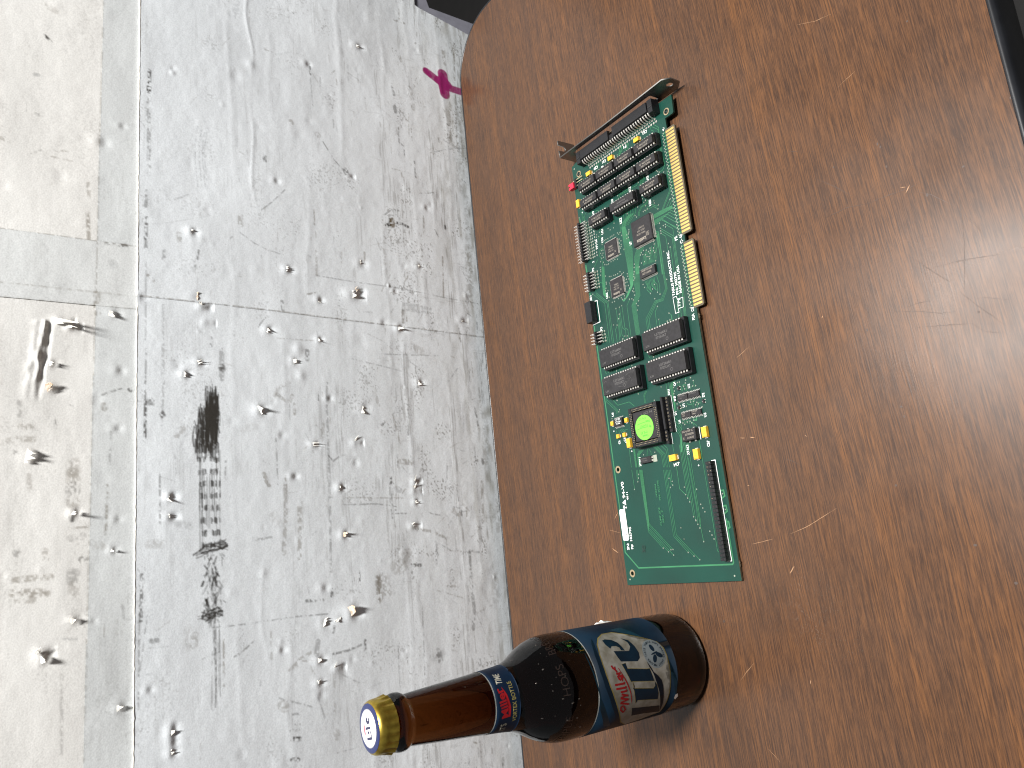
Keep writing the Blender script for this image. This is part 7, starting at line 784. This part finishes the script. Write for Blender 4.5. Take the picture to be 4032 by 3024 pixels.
wrap('emblem_disc', [el(0, 0, 9.0, 9.0, 0, 40)], M['lgrey'], main, .20)
wrap('emblem_leaf', [el(-3.2, 1.0, 2.6, 1.5, 2.6), el(3.4, .2, 2.4, 1.5, .3), el(-1.6, -3.4, 2.8, 1.5, 1.1), el(0, 0, .5, 3.0, .2)], M['lblue'], main, .26)
ring_t = []
for k, ch in enumerate('GREAT PILSNER TASTE TRIPLE HOPS BREWED'):
    if ch == ' ': continue
    a = PI*1.25-2*PI*k/39; rr_ = 6.7; p0 = (et+(rr_*math.cos(a)-.42*math.sin(a))/31, ez_+rr_*math.sin(a)+.42*math.cos(a)); p1 = (et+(rr_*math.cos(a)+.42*math.sin(a))/31, ez_+rr_*math.sin(a)-.42*math.cos(a)); ring_t.append((ch, p0, p1, 1.35, .01))
wrap('emblem_text', [], M['lblue'], main, .27, texts=ring_t)
# crumpled white corner lifting off the label's right edge, and a torn scrap
M['scrap'] = mat('label_paper', (0.74, 0.74, 0.72), .6)
lc = MB()
for i in range(7):
    for j in range(4): th = 1.50+.035*j; r_ = 31.1+[0, .9, 1.9, 2.3][j]*(1 if i % 2 else .6)*math.sin(PI*i/6); lc.v.append((r_*math.cos(th), r_*math.sin(th), 49+2.2*i))
for i in range(6):
    for j in range(3): q0 = i*4+j; lc.f.append((q0, q0+1, q0+5, q0+4)); lc.mi.append(0)
lc.obj('lifted_label_edge', M['scrap'], bot)
wrap('torn_scrap', [[(-.80, 31.4), (-.72, 31.2), (-.70, 29.2), (-.78, 28.2), (-.84, 29.8)]], M['scrap'], bot, .2)
# neck label
nk = wrap('neck_label', [band(143.2, 159.0, -2.4, 2.0)], M['lneck'], bot, .06); wrap('label_border', [band(158.5, 159.1, -2.4, 2.0)], M['lborder'], nk, .1)
for tt_ in (("IT'S", (-1.20, 150.0), (-.84, 151.0), 3.6, .015), ('TIME', (.42, 151.6), (.84, 150.4), 3.8, .015)): wrap('neck_print', [], M['lwhite'], nk, .13, texts=[tt_])
wrap('neck_print', [], M['lyel'], nk, .13, texts=[('VORTEX BOTTLE', (-.80, 145.3), (.46, 146.3), 2.5, .01)])
wrap('neck_red_script', [[(-.62, 149.5), (-.30, 149.4), (.10, 151.0), (.36, 153.2), (.10, 152.0), (-.30, 150.6), (-.62, 150.6)]], M['lred'], nk, .13, texts=[('Miller', (-.62, 150.6), (.34, 153.4), 4.2, .03)])
# raised glass lettering round the shoulder
M['emboss'] = mat('raised_glass', (0.015, 0.009, 0.007), .09, spec=.7)
for st_, a, b_ in (('TRIPLE', (-1.45, 112.5), (-.62, 114.2)), ('HOPS', (-.22, 116.0), (.38, 116.4)), ('BREWED', (.62, 116.2), (1.55, 113.0))): wrap('embossed_letters', [], M['emboss'], bot, .14, texts=[(st_, a, b_, 4.6, -.012)])
# dried droplets and specks on the shoulder
M['speck'] = mat('droplet', (0.05, 0.045, 0.04), .14, spec=.6); rd = random.Random(31); dm = MB()
for k in range(30):
    th = rd.uniform(-1.2, 1.3); z = rd.triangular(98, 139, 118); s_ = rd.uniform(.12, .42); r0 = rad(z)
    base = len(dm.v)
    for rr_, hh in ((s_, 0.0), (s_*.7, s_*.3), (0.02, s_*.42)):
        for i in range(8):
            q_ = 2*PI*i/8; t_ = th+rr_*math.cos(q_)/r0; zz = z+rr_*math.sin(q_)*(1+.6*(k % 3)); R_ = rad(zz)+.02+hh; dm.v.append((R_*math.cos(t_), R_*math.sin(t_), zz))
    for j in range(2):
        for i in range(8): dm.f.append((base+j*8+i, base+j*8+(i+1) % 8, base+j*8+8+(i+1) % 8, base+j*8+8+i)); dm.mi.append(0)
tag(dm.obj('droplets', M['speck'], bot, smooth=True), kind='stuff')
